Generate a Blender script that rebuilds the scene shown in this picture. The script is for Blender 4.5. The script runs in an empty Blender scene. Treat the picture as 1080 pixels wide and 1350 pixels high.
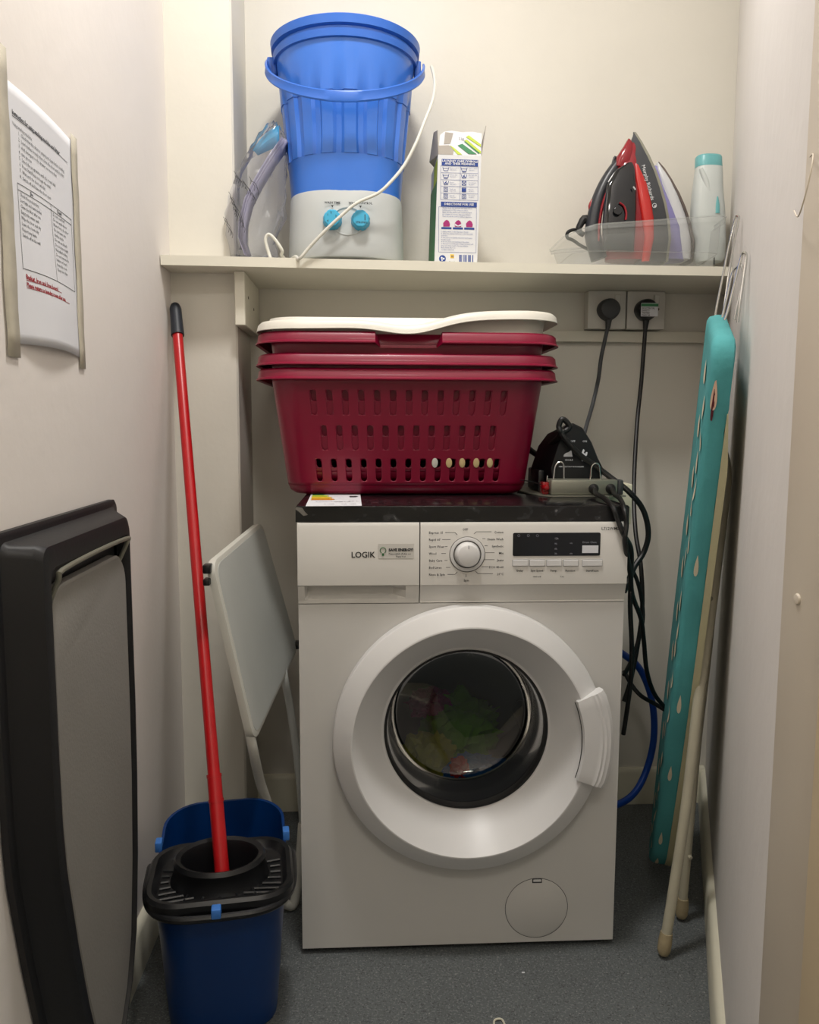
import bpy, bmesh, math, random
from mathutils import Vector, Matrix
random.seed(7)
SC = bpy.context.scene
COL = SC.collection
# ------------------------------------------------------------------ camera
F, CX, CY = 1060.0, 540.0, 675.0
yaw, pit, rol = math.radians(3.0), math.radians(6.3), math.radians(0.2)
CAM = Vector((0, -2.03, 1.01))
FW = Vector((math.sin(yaw)*math.cos(pit), math.cos(yaw)*math.cos(pit), -math.sin(pit)))
RT0 = Vector((math.cos(yaw), -math.sin(yaw), 0)); UP0 = RT0.cross(FW)
RT = RT0*math.cos(rol) + UP0*math.sin(rol); UP = UP0*math.cos(rol) - RT0*math.sin(rol)
cd = bpy.data.cameras.new('camera'); cam = bpy.data.objects.new('camera', cd); COL.objects.link(cam)
cd.sensor_fit = 'VERTICAL'; cd.sensor_height = 36.0; cd.lens = 36.0*F/1350.0; cd.clip_start = 0.02
cam.matrix_world = Matrix(((RT.x, UP.x, -FW.x, CAM.x), (RT.y, UP.y, -FW.y, CAM.y), (RT.z, UP.z, -FW.z, CAM.z), (0, 0, 0, 1)))
SC.camera = cam

def at(x, y, X=None, Y=None, Z=None):
    """point of a real plane seen at photo pixel x, y (1080 x 1350 frame)"""
    d = FW + RT*((x-CX)/F) - UP*((y-CY)/F)
    t = (X-CAM.x)/d.x if X is not None else (Y-CAM.y)/d.y if Y is not None else (Z-CAM.z)/d.z
    return CAM + d*t

# ------------------------------------------------------------------ world + lights + exposure
w = bpy.data.worlds.new('world'); SC.world = w; w.use_nodes = True
w.node_tree.nodes['Background'].inputs[0].default_value = (1.0, 0.95, 0.88, 1)
w.node_tree.nodes['Background'].inputs[1].default_value = 0.22
def area(name, loc, size, power, color, rot=(0, 0, 0), shape='DISK'):
    l = bpy.data.lights.new(name, 'AREA'); l.shape = shape; l.size = size; l.energy = power; l.color = color
    o = bpy.data.objects.new(name, l); COL.objects.link(o); o.location = loc; o.rotation_euler = rot
    return o
area('ceiling_lamp_light', (0.03, -0.95, 2.56), 0.24, 18.0, (1.0, 0.97, 0.93))
area('camera_side_fill_light', (0.10, -2.5, 2.45), 0.4, 9.0, (1.0, 0.95, 0.88))  # fill light added from the camera side, not a real hallway lamp
SC.view_settings.view_transform = 'Standard'; SC.view_settings.look = 'None'
SC.view_settings.exposure = 0.0; SC.view_settings.gamma = 1.0; SC.view_settings.use_curve_mapping = False

# ------------------------------------------------------------------ materials
def lin(h):
    if isinstance(h, tuple): return h
    v = [int(h[i:i+2], 16)/255 for i in (0, 2, 4)]
    return tuple(c/12.92 if c <= .04045 else ((c+.055)/1.055)**2.4 for c in v)
def mat(name, col, rough=.5, metal=0, var=0, vscale=8, bump=0, bscale=60, alpha=1, coat=0, spec=.5, trans=0):
    m = bpy.data.materials.new(name); m.use_nodes = True; nt = m.node_tree; N = nt.nodes; L = nt.links
    b = N['Principled BSDF']; c = lin(col)
    b.inputs['Base Color'].default_value = (*c, 1); b.inputs['Roughness'].default_value = rough
    b.inputs['Metallic'].default_value = metal; b.inputs['Alpha'].default_value = alpha
    b.inputs['Coat Weight'].default_value = coat; b.inputs['Specular IOR Level'].default_value = spec
    b.inputs['Transmission Weight'].default_value = trans
    tc = N.new('ShaderNodeTexCoord')
    if var or bump == 0:
        n = N.new('ShaderNodeTexNoise'); n.inputs['Scale'].default_value = vscale; n.inputs['Detail'].default_value = 5
        L.new(tc.outputs['Object'], n.inputs['Vector'])
        r = N.new('ShaderNodeValToRGB'); v = max(var, .02)
        r.color_ramp.elements[0].position = .3; r.color_ramp.elements[1].position = .7
        r.color_ramp.elements[0].color = (*[max(0, x*(1-v)) for x in c], 1); r.color_ramp.elements[1].color = (*[min(1, x*(1+v)) for x in c], 1)
        L.new(n.outputs['Fac'], r.inputs['Fac']); L.new(r.outputs['Color'], b.inputs['Base Color'])
    if bump:
        n2 = N.new('ShaderNodeTexNoise'); n2.inputs['Scale'].default_value = bscale; n2.inputs['Detail'].default_value = 4
        L.new(tc.outputs['Object'], n2.inputs['Vector'])
        bp = N.new('ShaderNodeBump'); bp.inputs['Strength'].default_value = bump; bp.inputs['Distance'].default_value = .004
        L.new(n2.outputs['Fac'], bp.inputs['Height']); L.new(bp.outputs['Normal'], b.inputs['Normal'])
    return m
def clear(name, tint, fac=.12, rough=.03, ior=1.45):
    m = bpy.data.materials.new(name); m.use_nodes = True; nt = m.node_tree; N = nt.nodes; L = nt.links
    for n in list(N): N.remove(n)
    o = N.new('ShaderNodeOutputMaterial'); mx = N.new('ShaderNodeMixShader'); t = N.new('ShaderNodeBsdfTransparent')
    g = N.new('ShaderNodeBsdfGlossy'); g.inputs['Roughness'].default_value = rough; t.inputs['Color'].default_value = (*tint, 1)
    fr = N.new('ShaderNodeFresnel'); fr.inputs['IOR'].default_value = ior
    ad = N.new('ShaderNodeMath'); ad.operation = 'ADD'; ad.inputs[1].default_value = fac; ad.use_clamp = True
    L.new(fr.outputs[0], ad.inputs[0]); L.new(ad.outputs[0], mx.inputs[0]); L.new(t.outputs[0], mx.inputs[1]); L.new(g.outputs[0], mx.inputs[2])
    L.new(mx.outputs[0], o.inputs[0]); return m
def haze(m, col, f):
    nt = m.node_tree; N = nt.nodes; L = nt.links; o = [n for n in N if n.type == 'OUTPUT_MATERIAL'][0]; src = o.inputs[0].links[0].from_socket
    d = N.new('ShaderNodeBsdfDiffuse'); d.inputs[0].default_value = (*lin(col), 1); x = N.new('ShaderNodeMixShader'); x.inputs[0].default_value = f
    L.new(src, x.inputs[1]); L.new(d.outputs[0], x.inputs[2]); L.new(x.outputs[0], o.inputs[0]); return m
def speckle(name, base, dots, scale, rough, thr=.06, bump=.05, bigvar=.12):
    m = mat(name, base, rough, var=bigvar, vscale=4, bump=bump, bscale=250); nt = m.node_tree; N = nt.nodes; L = nt.links
    b = N['Principled BSDF']; src = b.inputs['Base Color'].links[0].from_socket
    tc = N.new('ShaderNodeTexCoord')
    for i, (dc, sc, th) in enumerate(dots):
        v = N.new('ShaderNodeTexNoise'); v.inputs['Scale'].default_value = scale*sc; v.inputs['Detail'].default_value = 1.5
        L.new(tc.outputs['Object'], v.inputs['Vector'])
        r = N.new('ShaderNodeValToRGB'); r.color_ramp.elements[0].position = th; r.color_ramp.elements[1].position = th+.05
        L.new(v.outputs['Fac'], r.inputs['Fac'])
        x = N.new('ShaderNodeMixRGB'); x.inputs[2].default_value = (*lin(dc), 1); L.new(r.outputs['Color'], x.inputs[0]); L.new(src, x.inputs[1]); src = x.outputs[0]
    L.new(src, b.inputs['Base Color']); return m
M = dict(
    walll=mat('warm_white_wall_paint', 'E8E2DD', .75, var=.03, vscale=2.2, bump=.25, bscale=26),
    wall=mat('cream_wall_paint', 'DEDACF', .75, var=.035, vscale=2.5, bump=.22, bscale=28),
    wallr=mat('pale_wall_paint', 'DEDAD6', .72, var=.05, vscale=2, bump=.3, bscale=22),
    ceil=mat('ceiling_paint', 'E6E2D8', .8, bump=.1, bscale=40),
    jamb=mat('warm_cream_gloss', 'D9C7A6', .45, var=.04, vscale=3, bump=.1, bscale=20),
    jamb2=mat('pale_jamb_gloss', 'D2C8B8', .45, var=.04, vscale=3, bump=.1, bscale=20),
    trim=mat('cream_gloss_trim', 'DCD8C4', .4, var=.04, vscale=6, bump=.05),
    shelf=mat('white_melamine', 'DEDACB', .5, var=.02, vscale=5),
    floor=speckle('grey_speckled_vinyl', '5B5F60', [('727676', 1, .56), ('434748', 1.3, .6), ('8A8C8A', .8, .7)], 240, .6),
    white=mat('white_enamel', 'D0CECA', .28, var=.01, vscale=3),
    whitep=mat('white_plastic', 'DCDBDA', .35),
    panelw=mat('panel_plastic', 'D2CFC9', .4),
    ink=mat('dark_ink', '2E2E2E', .6), inkblue=mat('blue_ink', '1D3F8C', .6), inkred=mat('red_ink', 'A02A34', .6), inkgrey=mat('grey_ink', '8A8A92', .6),
    inkgreen=mat('green_ink', '2E6B3A', .6),
    black=mat('black_plastic', '101114', .35, bump=.03, bscale=200), blackr=mat('black_rubber', '0E0E10', .5, bump=.02, bscale=300),
    screen=mat('display_black', '10151C', .15), dgrey=mat('dark_grey_plastic', '3A3B3D', .5, bump=.03),
    gasket=mat('grey_rubber', '3C4043', .45), drum=mat('drum_steel', '70726F', .35, metal=.8),
    chrome=mat('chrome_wire', 'C9C9C5', .2, metal=1), steel=mat('brushed_metal', '8E8D80', .42, metal=.55, var=.05),
    glass=clear('door_glass', (.50, .54, .56), .05, .02), bag=haze(clear('clear_plastic_film', (.95, .955, .97), .03, .15, 1.12), 'D4D6E2', .10), glassside=haze(clear('dark_glass_side', (.30, .33, .36), .0, .25, 1.12), '3A3F45', .25),
    tray=mat('translucent_plastic', 'D5D8D4', .3, alpha=.17), 
    crimson=mat('crimson_plastic', '84002E', .36, var=.04, vscale=6, coat=.1), basketw=mat('ivory_plastic', 'DEDACF', .4),
    counter=speckle('dark_laminate', '131113', [('3A3238', .25, .66), ('8C8890', .3, .74)], 200, .22, bump=.01),
    counteredge=speckle('dark_laminate_edge', '0E0E0F', [('2C2C2E', .3, .62), ('6E6E6E', .3, .73)], 200, .3, bump=.02),
    chip=mat('chipped_core', '77736C', .8, var=.1, vscale=200),
    blue=mat('blue_plastic', '3A76D6', .32, var=.05, vscale=5, coat=.15), bluedk=mat('blue_plastic_band', '2F68C6', .35),
    bluet=mat('blue_translucent', '3570DA', .25, var=.06, vscale=5, alpha=.93),
    ltgrey=mat('light_grey_plastic', 'BFC3C2', .4), aqua=mat('aqua_plastic', '3FA9CF', .35),
    cord_w=mat('white_cord', 'DAD8CE', .45), cord_b=mat('black_cord', '0B0B0C', .45), cord_g=mat('grey_cord', '3E4042', .5), hose=mat('blue_hose', '1348A8', .35),
    bucket=mat('mop_bucket_blue', '01306A', .35, var=.05, vscale=7), red=mat('red_painted_pole', 'B4141A', .33, var=.06, vscale=30), grip=mat('navy_grip', '1B212B', .5, bump=.05),
    teal=mat('teal_cotton', '4FA0A2', .85, var=.08, vscale=10, bump=.25, bscale=90), tealprint=mat('cream_print', 'DCD3B8', .85), underpad=mat('cream_felt', 'C2BC98', .9, bump=.2, bscale=200),
    legs=mat('cream_enamel_tube', 'BDB7A2', .35, var=.04, vscale=20), legtip=mat('beige_rubber', 'A79878', .6, var=.1, vscale=60), pinkprint=mat('salmon_print', 'DDB9A0', .85), darkprint=mat('dark_print', '5A1E28', .85),
    tblwhite=mat('white_laminate', 'C6C9C5', .4, var=.03, vscale=9), tbledge=mat('white_edge', 'D2D1C8', .4),
    unit=mat('black_moulded_plastic', '0D0D11', .5, var=.06, vscale=12, bump=.06, bscale=150), greyp=mat('grey_board_cloth', '86837E', .8, var=.05, vscale=5, bump=.12, bscale=220),
    paper=mat('white_paper', 'DCDDE2', .8), tape=mat('masking_tape', 'CFC8B6', .6, var=.1, vscale=40, alpha=.8),
    carton=mat('white_card', 'DADBDD', .5), cartonin=mat('grey_card', 'A8A198', .8), green=mat('green_print', '2F7D4C', .5), lime=mat('lime_print', 'B5C83A', .5), magenta=mat('magenta_print', 'A01A6A', .5), yellow=mat('yellow_print', 'E8C22E', .5), orange=mat('orange_print', 'D9902A', .5),
    ired=mat('iron_red', '8C0E1E', .22, coat=.4, var=.05, vscale=9), iredb=mat('iron_bright_red', 'BE2420', .2, coat=.5), idark=mat('iron_charcoal', '2A2C31', .35), iblack=mat('iron_gloss_black', '0D1016', .1, coat=.6),
    lilac=mat('lilac_plastic', '8E88BE', .35), iwhite=mat('iron_white', 'D5D6D8', .3), soleplate=mat('soleplate_metal', '6E6460', .3, metal=.8),
    bottle=mat('pearl_plastic', 'CDD3D0', .3), tealcap=mat('teal_cap', '6FB3B6', .35), sheet=mat('lilac_paper', 'B4B0C8', .6, var=.1, vscale=30), cyan=mat('cyan_plastic_sheet', '2A9AC8', .4),
    socket=mat('socket_white', 'CFCCC4', .35), brass=mat('brass_screw', '5A4A38', .4, metal=.6), plastclip=mat('cream_clip', 'CFCBB8', .5),
    beige=mat('cream_plastic_slab', 'E8E2C8', .5), redled=mat('red_lens', '8A0A12', .15, coat=.5), bluelt=mat('light_blue_plastic', '3D78C8', .4),
    g1=mat('yellow_towel', 'A8A038', .95, bump=.5, bscale=120, var=.1), g2=mat('green_towel', '5F9412', .95, bump=.5, bscale=120), g3=mat('blue_towel', '1F5E94', .95, bump=.5, bscale=120), g4=mat('red_sock', 'C0242A', .95, bump=.5, bscale=120), g5=mat('magenta_cloth', 'A01868', .95, bump=.5, bscale=120), peg=mat('cream_peg', 'C9B483', .6))

# ------------------------------------------------------------------ mesh builder
class MB:
    def __init__(s): s.b = bmesh.new()
    def face(s, pts):
        vs = [s.b.verts.new(p) for p in pts]
        try: return s.b.faces.new(vs)
        except ValueError: return None
    def box(s, lo, hi, r=0, seg=2, mtx=None):
        t = bmesh.new(); bmesh.ops.create_cube(t, size=1)
        c = [(a+b)/2 for a, b in zip(lo, hi)]; d = [b-a for a, b in zip(lo, hi)]
        for v in t.verts: v.co = Vector([c[i]+v.co[i]*d[i] for i in range(3)])
        if r: bmesh.ops.bevel(t, geom=list(t.edges), offset=r, segments=seg, affect='EDGES', profile=.5)
        if mtx: t.transform(mtx)
        s.add(t); return s
    def add(s, t):
        me = bpy.data.meshes.new('t'); t.to_mesh(me); t.free(); s.b.from_mesh(me); bpy.data.meshes.remove(me)
    def ring(s, pts): return [s.b.verts.new(p) for p in pts]
    def skin(s, rings, closed=True, cap=True, capend=None):
        R = [s.ring(r) for r in rings]; n = len(R[0])
        for a, b in zip(R, R[1:]):
            for i in range(n if closed else n-1):
                j = (i+1) % n
                try: s.b.faces.new((a[i], a[j], b[j], b[i]))
                except ValueError: pass
        if cap and closed:
            try: s.b.faces.new(R[0][::-1])
            except ValueError: pass
            try: s.b.faces.new(R[-1])
            except ValueError: pass
        return s
    def tube(s, pts, r, seg=10, smooth=6, closed=False, cap=True):
        P = [Vector(p) for p in pts]
        rr = r if isinstance(r, (list, tuple)) else [r]*len(P)
        if smooth and len(P) > 2:
            Q, RR = [], []
            n = len(P)
            for i in range(n if closed else n-1):
                p0, p1, p2, p3 = (P[(i-1) % n], P[i], P[(i+1) % n], P[(i+2) % n]) if closed else (P[max(i-1, 0)], P[i], P[i+1], P[min(i+2, n-1)])
                for k in range(smooth):
                    t = k/smooth
                    Q.append(.5*((2*p1)+(p2-p0)*t+(2*p0-5*p1+4*p2-p3)*t*t+(3*p1-p0-3*p2+p3)*t**3)); RR.append(rr[i]*(1-t)+rr[(i+1) % n]*t)
            if not closed: Q.append(P[-1]); RR.append(rr[-1])
            P, rr = Q, RR
        rings = []; n = len(P); u = None
        for i in range(n):
            d = (P[(i+1) % n]-P[i-1]) if closed else (P[min(i+1, n-1)]-P[max(i-1, 0)])
            if d.length < 1e-9: d = Vector((0, 0, 1))
            d.normalize()
            if u is None:
                u = d.orthogonal().normalized()
            else:
                u = (u-d*u.dot(d)); u = u.normalized() if u.length > 1e-6 else d.orthogonal().normalized()
            v = d.cross(u)
            rings.append([P[i]+(u*math.cos(a)+v*math.sin(a))*rr[i] for a in [2*math.pi*k/seg for k in range(seg)]])
        if closed: rings.append(rings[0])
        s.skin(rings, cap=cap and not closed)
        if closed: bmesh.ops.remove_doubles(s.b, verts=s.b.verts, dist=1e-6)
        return s
    def lathe(s, prof, c=(0, 0, 0), axis='Z', seg=48, sx=1, sy=1, cap=False):
        """prof: (radius, height) pairs"""
        rings = []
        for r, h in prof:
            q = []
            for k in range(seg):
                a = 2*math.pi*k/seg; x, y = r*math.cos(a)*sx, r*math.sin(a)*sy
                q.append(Vector(c)+(Vector((x, y, h)) if axis == 'Z' else Vector((x, h, y)) if axis == 'Y' else Vector((h, x, y))))
            rings.append(q)
        s.skin(rings, cap=cap); bmesh.ops.remove_doubles(s.b, verts=s.b.verts, dist=1e-7); return s
    def prism(s, poly, o, ax, ay, thick):
        """poly of 2D points in the frame o + ax*x + ay*y; thick is the extrusion vector"""
        o, ax, ay, thick = map(Vector, (o, ax, ay, thick))
        a = [o+ax*x+ay*y for x, y in poly]; s.skin([a, [p+thick for p in a]]); return s
    def text(s, txt, o, ax, ay, size, align='LEFT', bold=0.00008):
        cu = bpy.data.curves.new('t', 'FONT'); cu.body = txt; cu.size = size; cu.align_x = align; cu.resolution_u = 1 if size < .009 else 3; cu.offset = bold
        ob = bpy.data.objects.new('t', cu); COL.objects.link(ob)
        me = ob.to_mesh(); ax = Vector(ax); ay = Vector(ay); n = ax.cross(ay)
        m = Matrix(((ax.x, ay.x, n.x, o[0]), (ax.y, ay.y, n.y, o[1]), (ax.z, ay.z, n.z, o[2]), (0, 0, 0, 1)))
        me2 = me.copy(); me2.transform(m); s.b.from_mesh(me2); ob.to_mesh_clear(); bpy.data.objects.remove(ob); bpy.data.curves.remove(cu); bpy.data.meshes.remove(me2)
        return s
    def bevel(s, r, seg=2, ang=.5):
        e = [e for e in s.b.edges if len(e.link_faces) == 2 and e.calc_face_angle(0) > ang]
        bmesh.ops.bevel(s.b, geom=e, offset=r, segments=seg, affect='EDGES', profile=.5); return s
    def build(s, name, m, parent=None, smooth=True, ang=35, solid=0, fixn=True):
        if fixn: bmesh.ops.recalc_face_normals(s.b, faces=s.b.faces)
        me = bpy.data.meshes.new(name)
        origin = ORG.get(parent.name, Vector((0, 0, 0))) if parent else None
        if origin is None or not parent:
            xs = [v.co for v in s.b.verts]
            origin = Vector((sum(v.x for v in xs)/len(xs), sum(v.y for v in xs)/len(xs), min(v.z for v in xs)))
        bmesh.ops.translate(s.b, verts=s.b.verts, vec=-origin)
        s.b.to_mesh(me); s.b.free()
        me.materials.append(M[m] if isinstance(m, str) else m)
        if smooth: me.shade_smooth(); me.set_sharp_from_angle(angle=math.radians(ang))
        o = bpy.data.objects.new(name, me); COL.objects.link(o)
        if parent: o.parent = parent; ORG[o.name] = origin
        else: o.location = origin; ORG[o.name] = origin
        if solid:
            sm = o.modifiers.new('solid', 'SOLIDIFY'); sm.thickness = solid; sm.offset = 0
        return o
ORG = {}
def thing(name, label, cat, loc, group=None):
    o = bpy.data.objects.new(name, None); COL.objects.link(o); o.location = loc; o.empty_display_size = .05
    o['label'] = label; o['category'] = cat
    if group: o['group'] = group
    ORG[o.name] = Vector(loc); return o
def tag(o, label, cat=None, group=None):
    o['label'] = label
    if cat: o['category'] = cat
    if group: o['group'] = group
    return o
def struct(o): o['kind'] = 'structure'; return o
def B(name, lo, hi, m, parent=None, r=0, seg=2): return MB().box(lo, hi, r, seg).build(name, m, parent)
def rrect(w, h, r, n=5, cx=0, cy=0):
    out = []
    for qx, qy, a0 in ((1, 1, 0), (-1, 1, 90), (-1, -1, 180), (1, -1, 270)):
        for k in range(n+1):
            a = math.radians(a0+90*k/n); out.append((cx+qx*(w/2-r)+r*math.cos(a), cy+qy*(h/2-r)+r*math.sin(a)))
    return out
def lerp(a, b, t): return a+(b-a)*t

# ------------------------------------------------------------------ the room
XL = -0.43; YC = -0.20; XC = -0.287
RB = .39; RX = .905
def rwx(y): return RX+RB*y
YJ = -1.27
struct(B('floor', (-1.3, -3.3, -.05), (1.6, .1, 0), 'floor'))
struct(B('ceiling', (-1.3, -3.3, 2.64), (1.6, .1, 2.69), 'ceil'))
struct(B('wall_back', (-.55, 0, 0), (1.1, .08, 2.64), 'wall'))
struct(B('wall_left', (-.53, -3.2, 0), (XL, .08, 2.64), 'walll'))
struct(MB().box((XL-.01, YC, 0), (XC, .01, 2.64), .004, 1).build('wall_column', 'wall'))
wr = MB(); pts = [(rwx(.02), .02), (rwx(YJ), YJ), (rwx(YJ)+.25, YJ), (rwx(.02)+.25, .02)]
wr.skin([[Vector((x, y, 0)) for x, y in pts], [Vector((x, y, 2.64)) for x, y in pts]]); struct(wr.build('wall_right', 'wallr', smooth=False))
struct(B('trim_1', (rwx(YJ)-.001, YJ-.095, 0), (rwx(YJ)+.2, YJ+.002, 2.64), 'jamb2', r=.003))
struct(B('trim_2', (rwx(YJ)-.014, YJ-.155, 0), (rwx(YJ)+.2, YJ-.092, 2.64), 'jamb', r=.003))
struct(B('wall_hallway', (rwx(YJ)-.02, -3.2, 0), (rwx(YJ)+.2, YJ-.15, 2.64), 'wall'))
struct(B('wall_rear', (-.53, -3.28, 0), (.6, -3.2, 2.64), 'wall'))
def skirt(name, a, b, n, h, t, m='trim'):
    a, b, n = Vector((*a, 0)), Vector((*b, 0)), Vector((*n, 0)).normalized()
    prof = [(0, 0), (t, 0), (t, h-.012), (t*.75, h-.004), (t*.4, h), (0, h)]
    mb = MB(); mb.skin([[p+n*x+Vector((0, 0, z)) for x, z in prof] for p in (a, b)]); return struct(mb.build(name, m, ang=50))
skirt('baseboard_back', (XC, 0), (.9, 0), (0, -1), .098, .014)
skirt('baseboard_right', (rwx(-.005)-.0, -.005), (rwx(YJ), YJ), (-1, .39), .092, .014)
skirt('baseboard_left', (XL, -3.1), (XL, YC), (1, 0), .092, .014)
skirt('baseboard_column', (XL+.01, YC), (XC, YC), (0, -1), .092, .012)
# cleat below the sockets on the back wall
# paint blobs on the jamb
for i, (x, y, r) in enumerate(((1052, 790, .006),)):
    p = at(x, y, X=rwx(YJ)-.001); tag(MB().lathe([(0, -.003), (r*.8, -.002), (r, .001), (r, .004)], p, 'X', 16).build('screw_cover', 'jamb2'), 'small round painted-over screw cover on the right door jamb', 'screw cover')
hk = at(1070, 240, X=rwx(YJ)-.006)
tag(MB().tube([hk+Vector((0, .028, -.018)), hk+Vector((-.004, .012, -.027)), hk+Vector((-.008, -.006, -.012)), hk+Vector((-.006, -.01, .01)), hk+Vector((0, .0, .024)), hk+Vector((.004, .012, .026))], .0007, 8).build('wall_hook', 'jamb2'), 'painted curled wire hook high on the right door jamb', 'hook')

# ------------------------------------------------------------------ shelf
SZ = 1.355
sh = thing('wall_shelf', 'long white shelf fixed across the alcove above the washing machine', 'shelf', (.2, -.1, 1.335))
xr = lambda y: rwx(y)-.004
mb = MB(); poly = [(XL+.002, -.291), (0, -.272), (.35, -.256), (xr(-.25), -.25), (xr(-.003), -.003), (XC+.002, -.003), (XC+.002, YC-.002), (XL+.002, YC-.002)]
mb.skin([[Vector((x, y, SZ-.020)) for x, y in poly], [Vector((x, y, SZ)) for x, y in poly]]); mb.bevel(.0012, 1); mb.build('board', 'shelf', sh, smooth=False)
cl = MB().box((XC+.001, -.237, SZ-.135), (XC+.023, -.003, SZ-.0205), .0015, 1).build('side_cleat', 'shelf', sh)
for y, z in ((-.185, 1.286), (-.10, 1.272)):
    MB().lathe([(0, .0008), (.0032, .0006), (.0035, -.001)], (XC+.0232, y, z), 'X', 12).build('screw', 'brass', cl)
B('back_cleat', (XC+.024, -.02, 1.213), (xr(-.02), -.002, 1.240), 'shelf', sh, .002)

# ------------------------------------------------------------------ sockets, plugs, cables
def socket(x0, label):
    t = thing('wall_socket', label, 'socket', (x0+.047, 0, 1.242))
    B('back_box', (x0+.001, -.032, 1.243), (x0+.094, -.001, 1.335-.0005), 'socket', t, .002)
    pl = B('faceplate', (x0, -.041, 1.2425), (x0+.095, -.0325, 1.3345), 'socket', t, .003)
    sw = MB().box((x0+.066, -.0455, 1.302), (x0+.079, -.0412, 1.325), .001, 1).build('switch', 'socket', t)
    MB().lathe([(0, -.0012), (.0032, -.001), (.0036, .001)], (x0+.077, -.0415, 1.291), 'Y', 12).build('screw', 'brass', t)
    return t
socket(.541, 'left white single wall socket holding the dark grey plug')
socket(.6385, 'right white single wall socket holding the black plug with a paper label')
def plug(c, m, t):
    mb = MB(); out = []
    shp = [(math.cos(a)*.0265*(1-.12*max(0, -math.sin(a))), math.sin(a)*.026) for a in [2*math.pi*k/28 for k in range(28)]]
    for k, (sc, y) in enumerate(((1, -.0415), (1.02, -.052), (.98, -.066), (.85, -.072), (.5, -.074))):
        mb.skin if 0 else None; out.append([Vector((c[0]+x*sc, y, c[1]+z*sc)) for x, z in shp])
    mb.skin(out); mb.build('plug', m, t)
    MB().tube([(c[0], -.058, c[1]-.022), (c[0]-.001, -.058, c[1]-.032), (c[0]-.002, -.058, c[1]-.046)], [.0085, .007, .0055], 12).build('strain_relief', m, t)
t = thing('grey_power_cable', 'dark grey plug in the left socket with its grey cable running down', 'cable', (.58, -.05, 1.23))
plug((.5885, 1.287), 'dgrey', t)
MB().tube([(.5865, -.058, 1.245)]+[at(x, y, Y=Y) for x, y, Y in ((793, 470, -.07), (789, 500, -.09), (781, 535, -.14), (772, 566, -.20), (764, 600, -.24))], .0048, 10).build('cable', 'cord_g', t)
t = thing('black_power_cable', 'black plug with a green-edged label, cable hanging down beside the machine', 'cable', (.69, -.05, 1.23))
plug((.6815, 1.287), 'black', t)
lb = tag(MB().box((.6615, -.0762, 1.269), (.7035, -.0745, 1.301), .0005, 1).build('paper_label', 'paper', t), 'white paper label with green band'); 
MB().box((.6617, -.0766, 1.2925), (.7033, -.0761, 1.2995)).build('green_band', 'green', lb)
mb = MB()
for k in range(4): mb.text(['ELECTRICAL', 'SAFETY', 'TESTED', 'PASS 24'][k], (.6635, -.0767, 1.2865-.0055*k), (1, 0, 0), (0, 0, 1), .0058)
mb.build('label_print', 'ink', lb, smooth=False)
cabB = [(.6797, -.058, 1.245)]+[at(x, y, Y=Y) for x, y, Y in ((846, 500, -.07), (840, 560, -.10), (836, 640, -.16), (838, 700, -.22), (845, 745, -.26), (847, 800, -.29), (841, 850, -.31), (832, 895, -.33), (823, 925, -.34))]
MB().tube(cabB, .0050, 10).build('cable', 'cord_b', t)

# blue water hose behind the machine
tag(MB().tube([at(x, y, Y=Y) for x, y, Y in ((800, 850, -.25), (824, 864, -.22), (845, 884, -.20), (860, 925, -.18), (862, 975, -.18), (850, 1022, -.19), (830, 1052, -.22), (795, 1068, -.26))], .0082, 14).build('water_hose', 'hose'), 'blue water hose curving out from behind the washing machine', 'hose')

# ------------------------------------------------------------------ washing machine
X0, X1, YF, YB, Z0, Z1 = -.126, .475, -.587, -.085, .012, .832
DC = Vector((.187, 0, .4295))
wm = thing('washing_machine', 'white front-loading washing machine with round door under the dark worktop', 'washing machine', ((X0+X1)/2, -.33, 0))
ZS = .682   # seam below the panel
mb = MB()
n = 96; hole = [Vector((DC.x+.1865*math.cos(2*math.pi*k/n), YF, DC.z+.1865*math.sin(2*math.pi*k/n))) for k in range(n)]
outr = []
for k in range(n):
    a = 2*math.pi*k/n; dx, dz = math.cos(a), math.sin(a)
    tx = ((X1-DC.x) if dx > 0 else (X0-DC.x))/dx if abs(dx) > 1e-9 else 1e9
    tz = ((ZS-DC.z) if dz > 0 else (Z0-DC.z))/dz if abs(dz) > 1e-9 else 1e9
    tt = min(tx, tz); outr.append(Vector((DC.x+dx*tt, YF, DC.z+dz*tt)))
# snap the closest ray to each corner
for cx_, cz_ in ((X0, Z0), (X1, Z0), (X0, ZS), (X1, ZS)):
    i = min(range(n), key=lambda q: (outr[q]-Vector((cx_, YF, cz_))).length); outr[i] = Vector((cx_, YF, cz_))
hin = [p+Vector((0, .05, 0)) for p in hole]
mb.skin([outr, hole, hin], cap=False)
back = [Vector((p.x, YB, p.z)) for p in outr]; mb.skin([outr, back], cap=False); mb.b.faces.new([mb.b.verts.new(p) for p in back])
bmesh.ops.remove_doubles(mb.b, verts=mb.b.verts, dist=1e-5)
body = mb.build('body', 'white', wm, ang=30)
B('upper_body', (X0, YF+.012, ZS+.001), (X1, YB, Z1), 'white', wm, .002)
for fx in (X0+.05, X1-.05):
    for fy in (YF+.05, YB-.06): MB().lathe([(0, 0), (.018, 0), (.02, .006), (.012, .0065), (.012, .013), (0, .013)], (fx, fy, 0), 'Z', 16).build('foot', 'black', wm)
XS = .094
prof = [(YF+.012, ZS+.0015), (YF-.001, ZS+.0015), (YF+.0005, ZS+.004), (YF-.009, .7165), (YF-.0115, .7185), (YF-.0115, Z1-.006), (YF-.008, Z1), (YF+.012, Z1)]
mb = MB(); mb.skin([[Vector((x, y, z)) for y, z in prof] for x in (XS+.001, X1)]); mb.bevel(.0007, 1); cp = mb.build('control_panel', 'panelw', wm)
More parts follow.
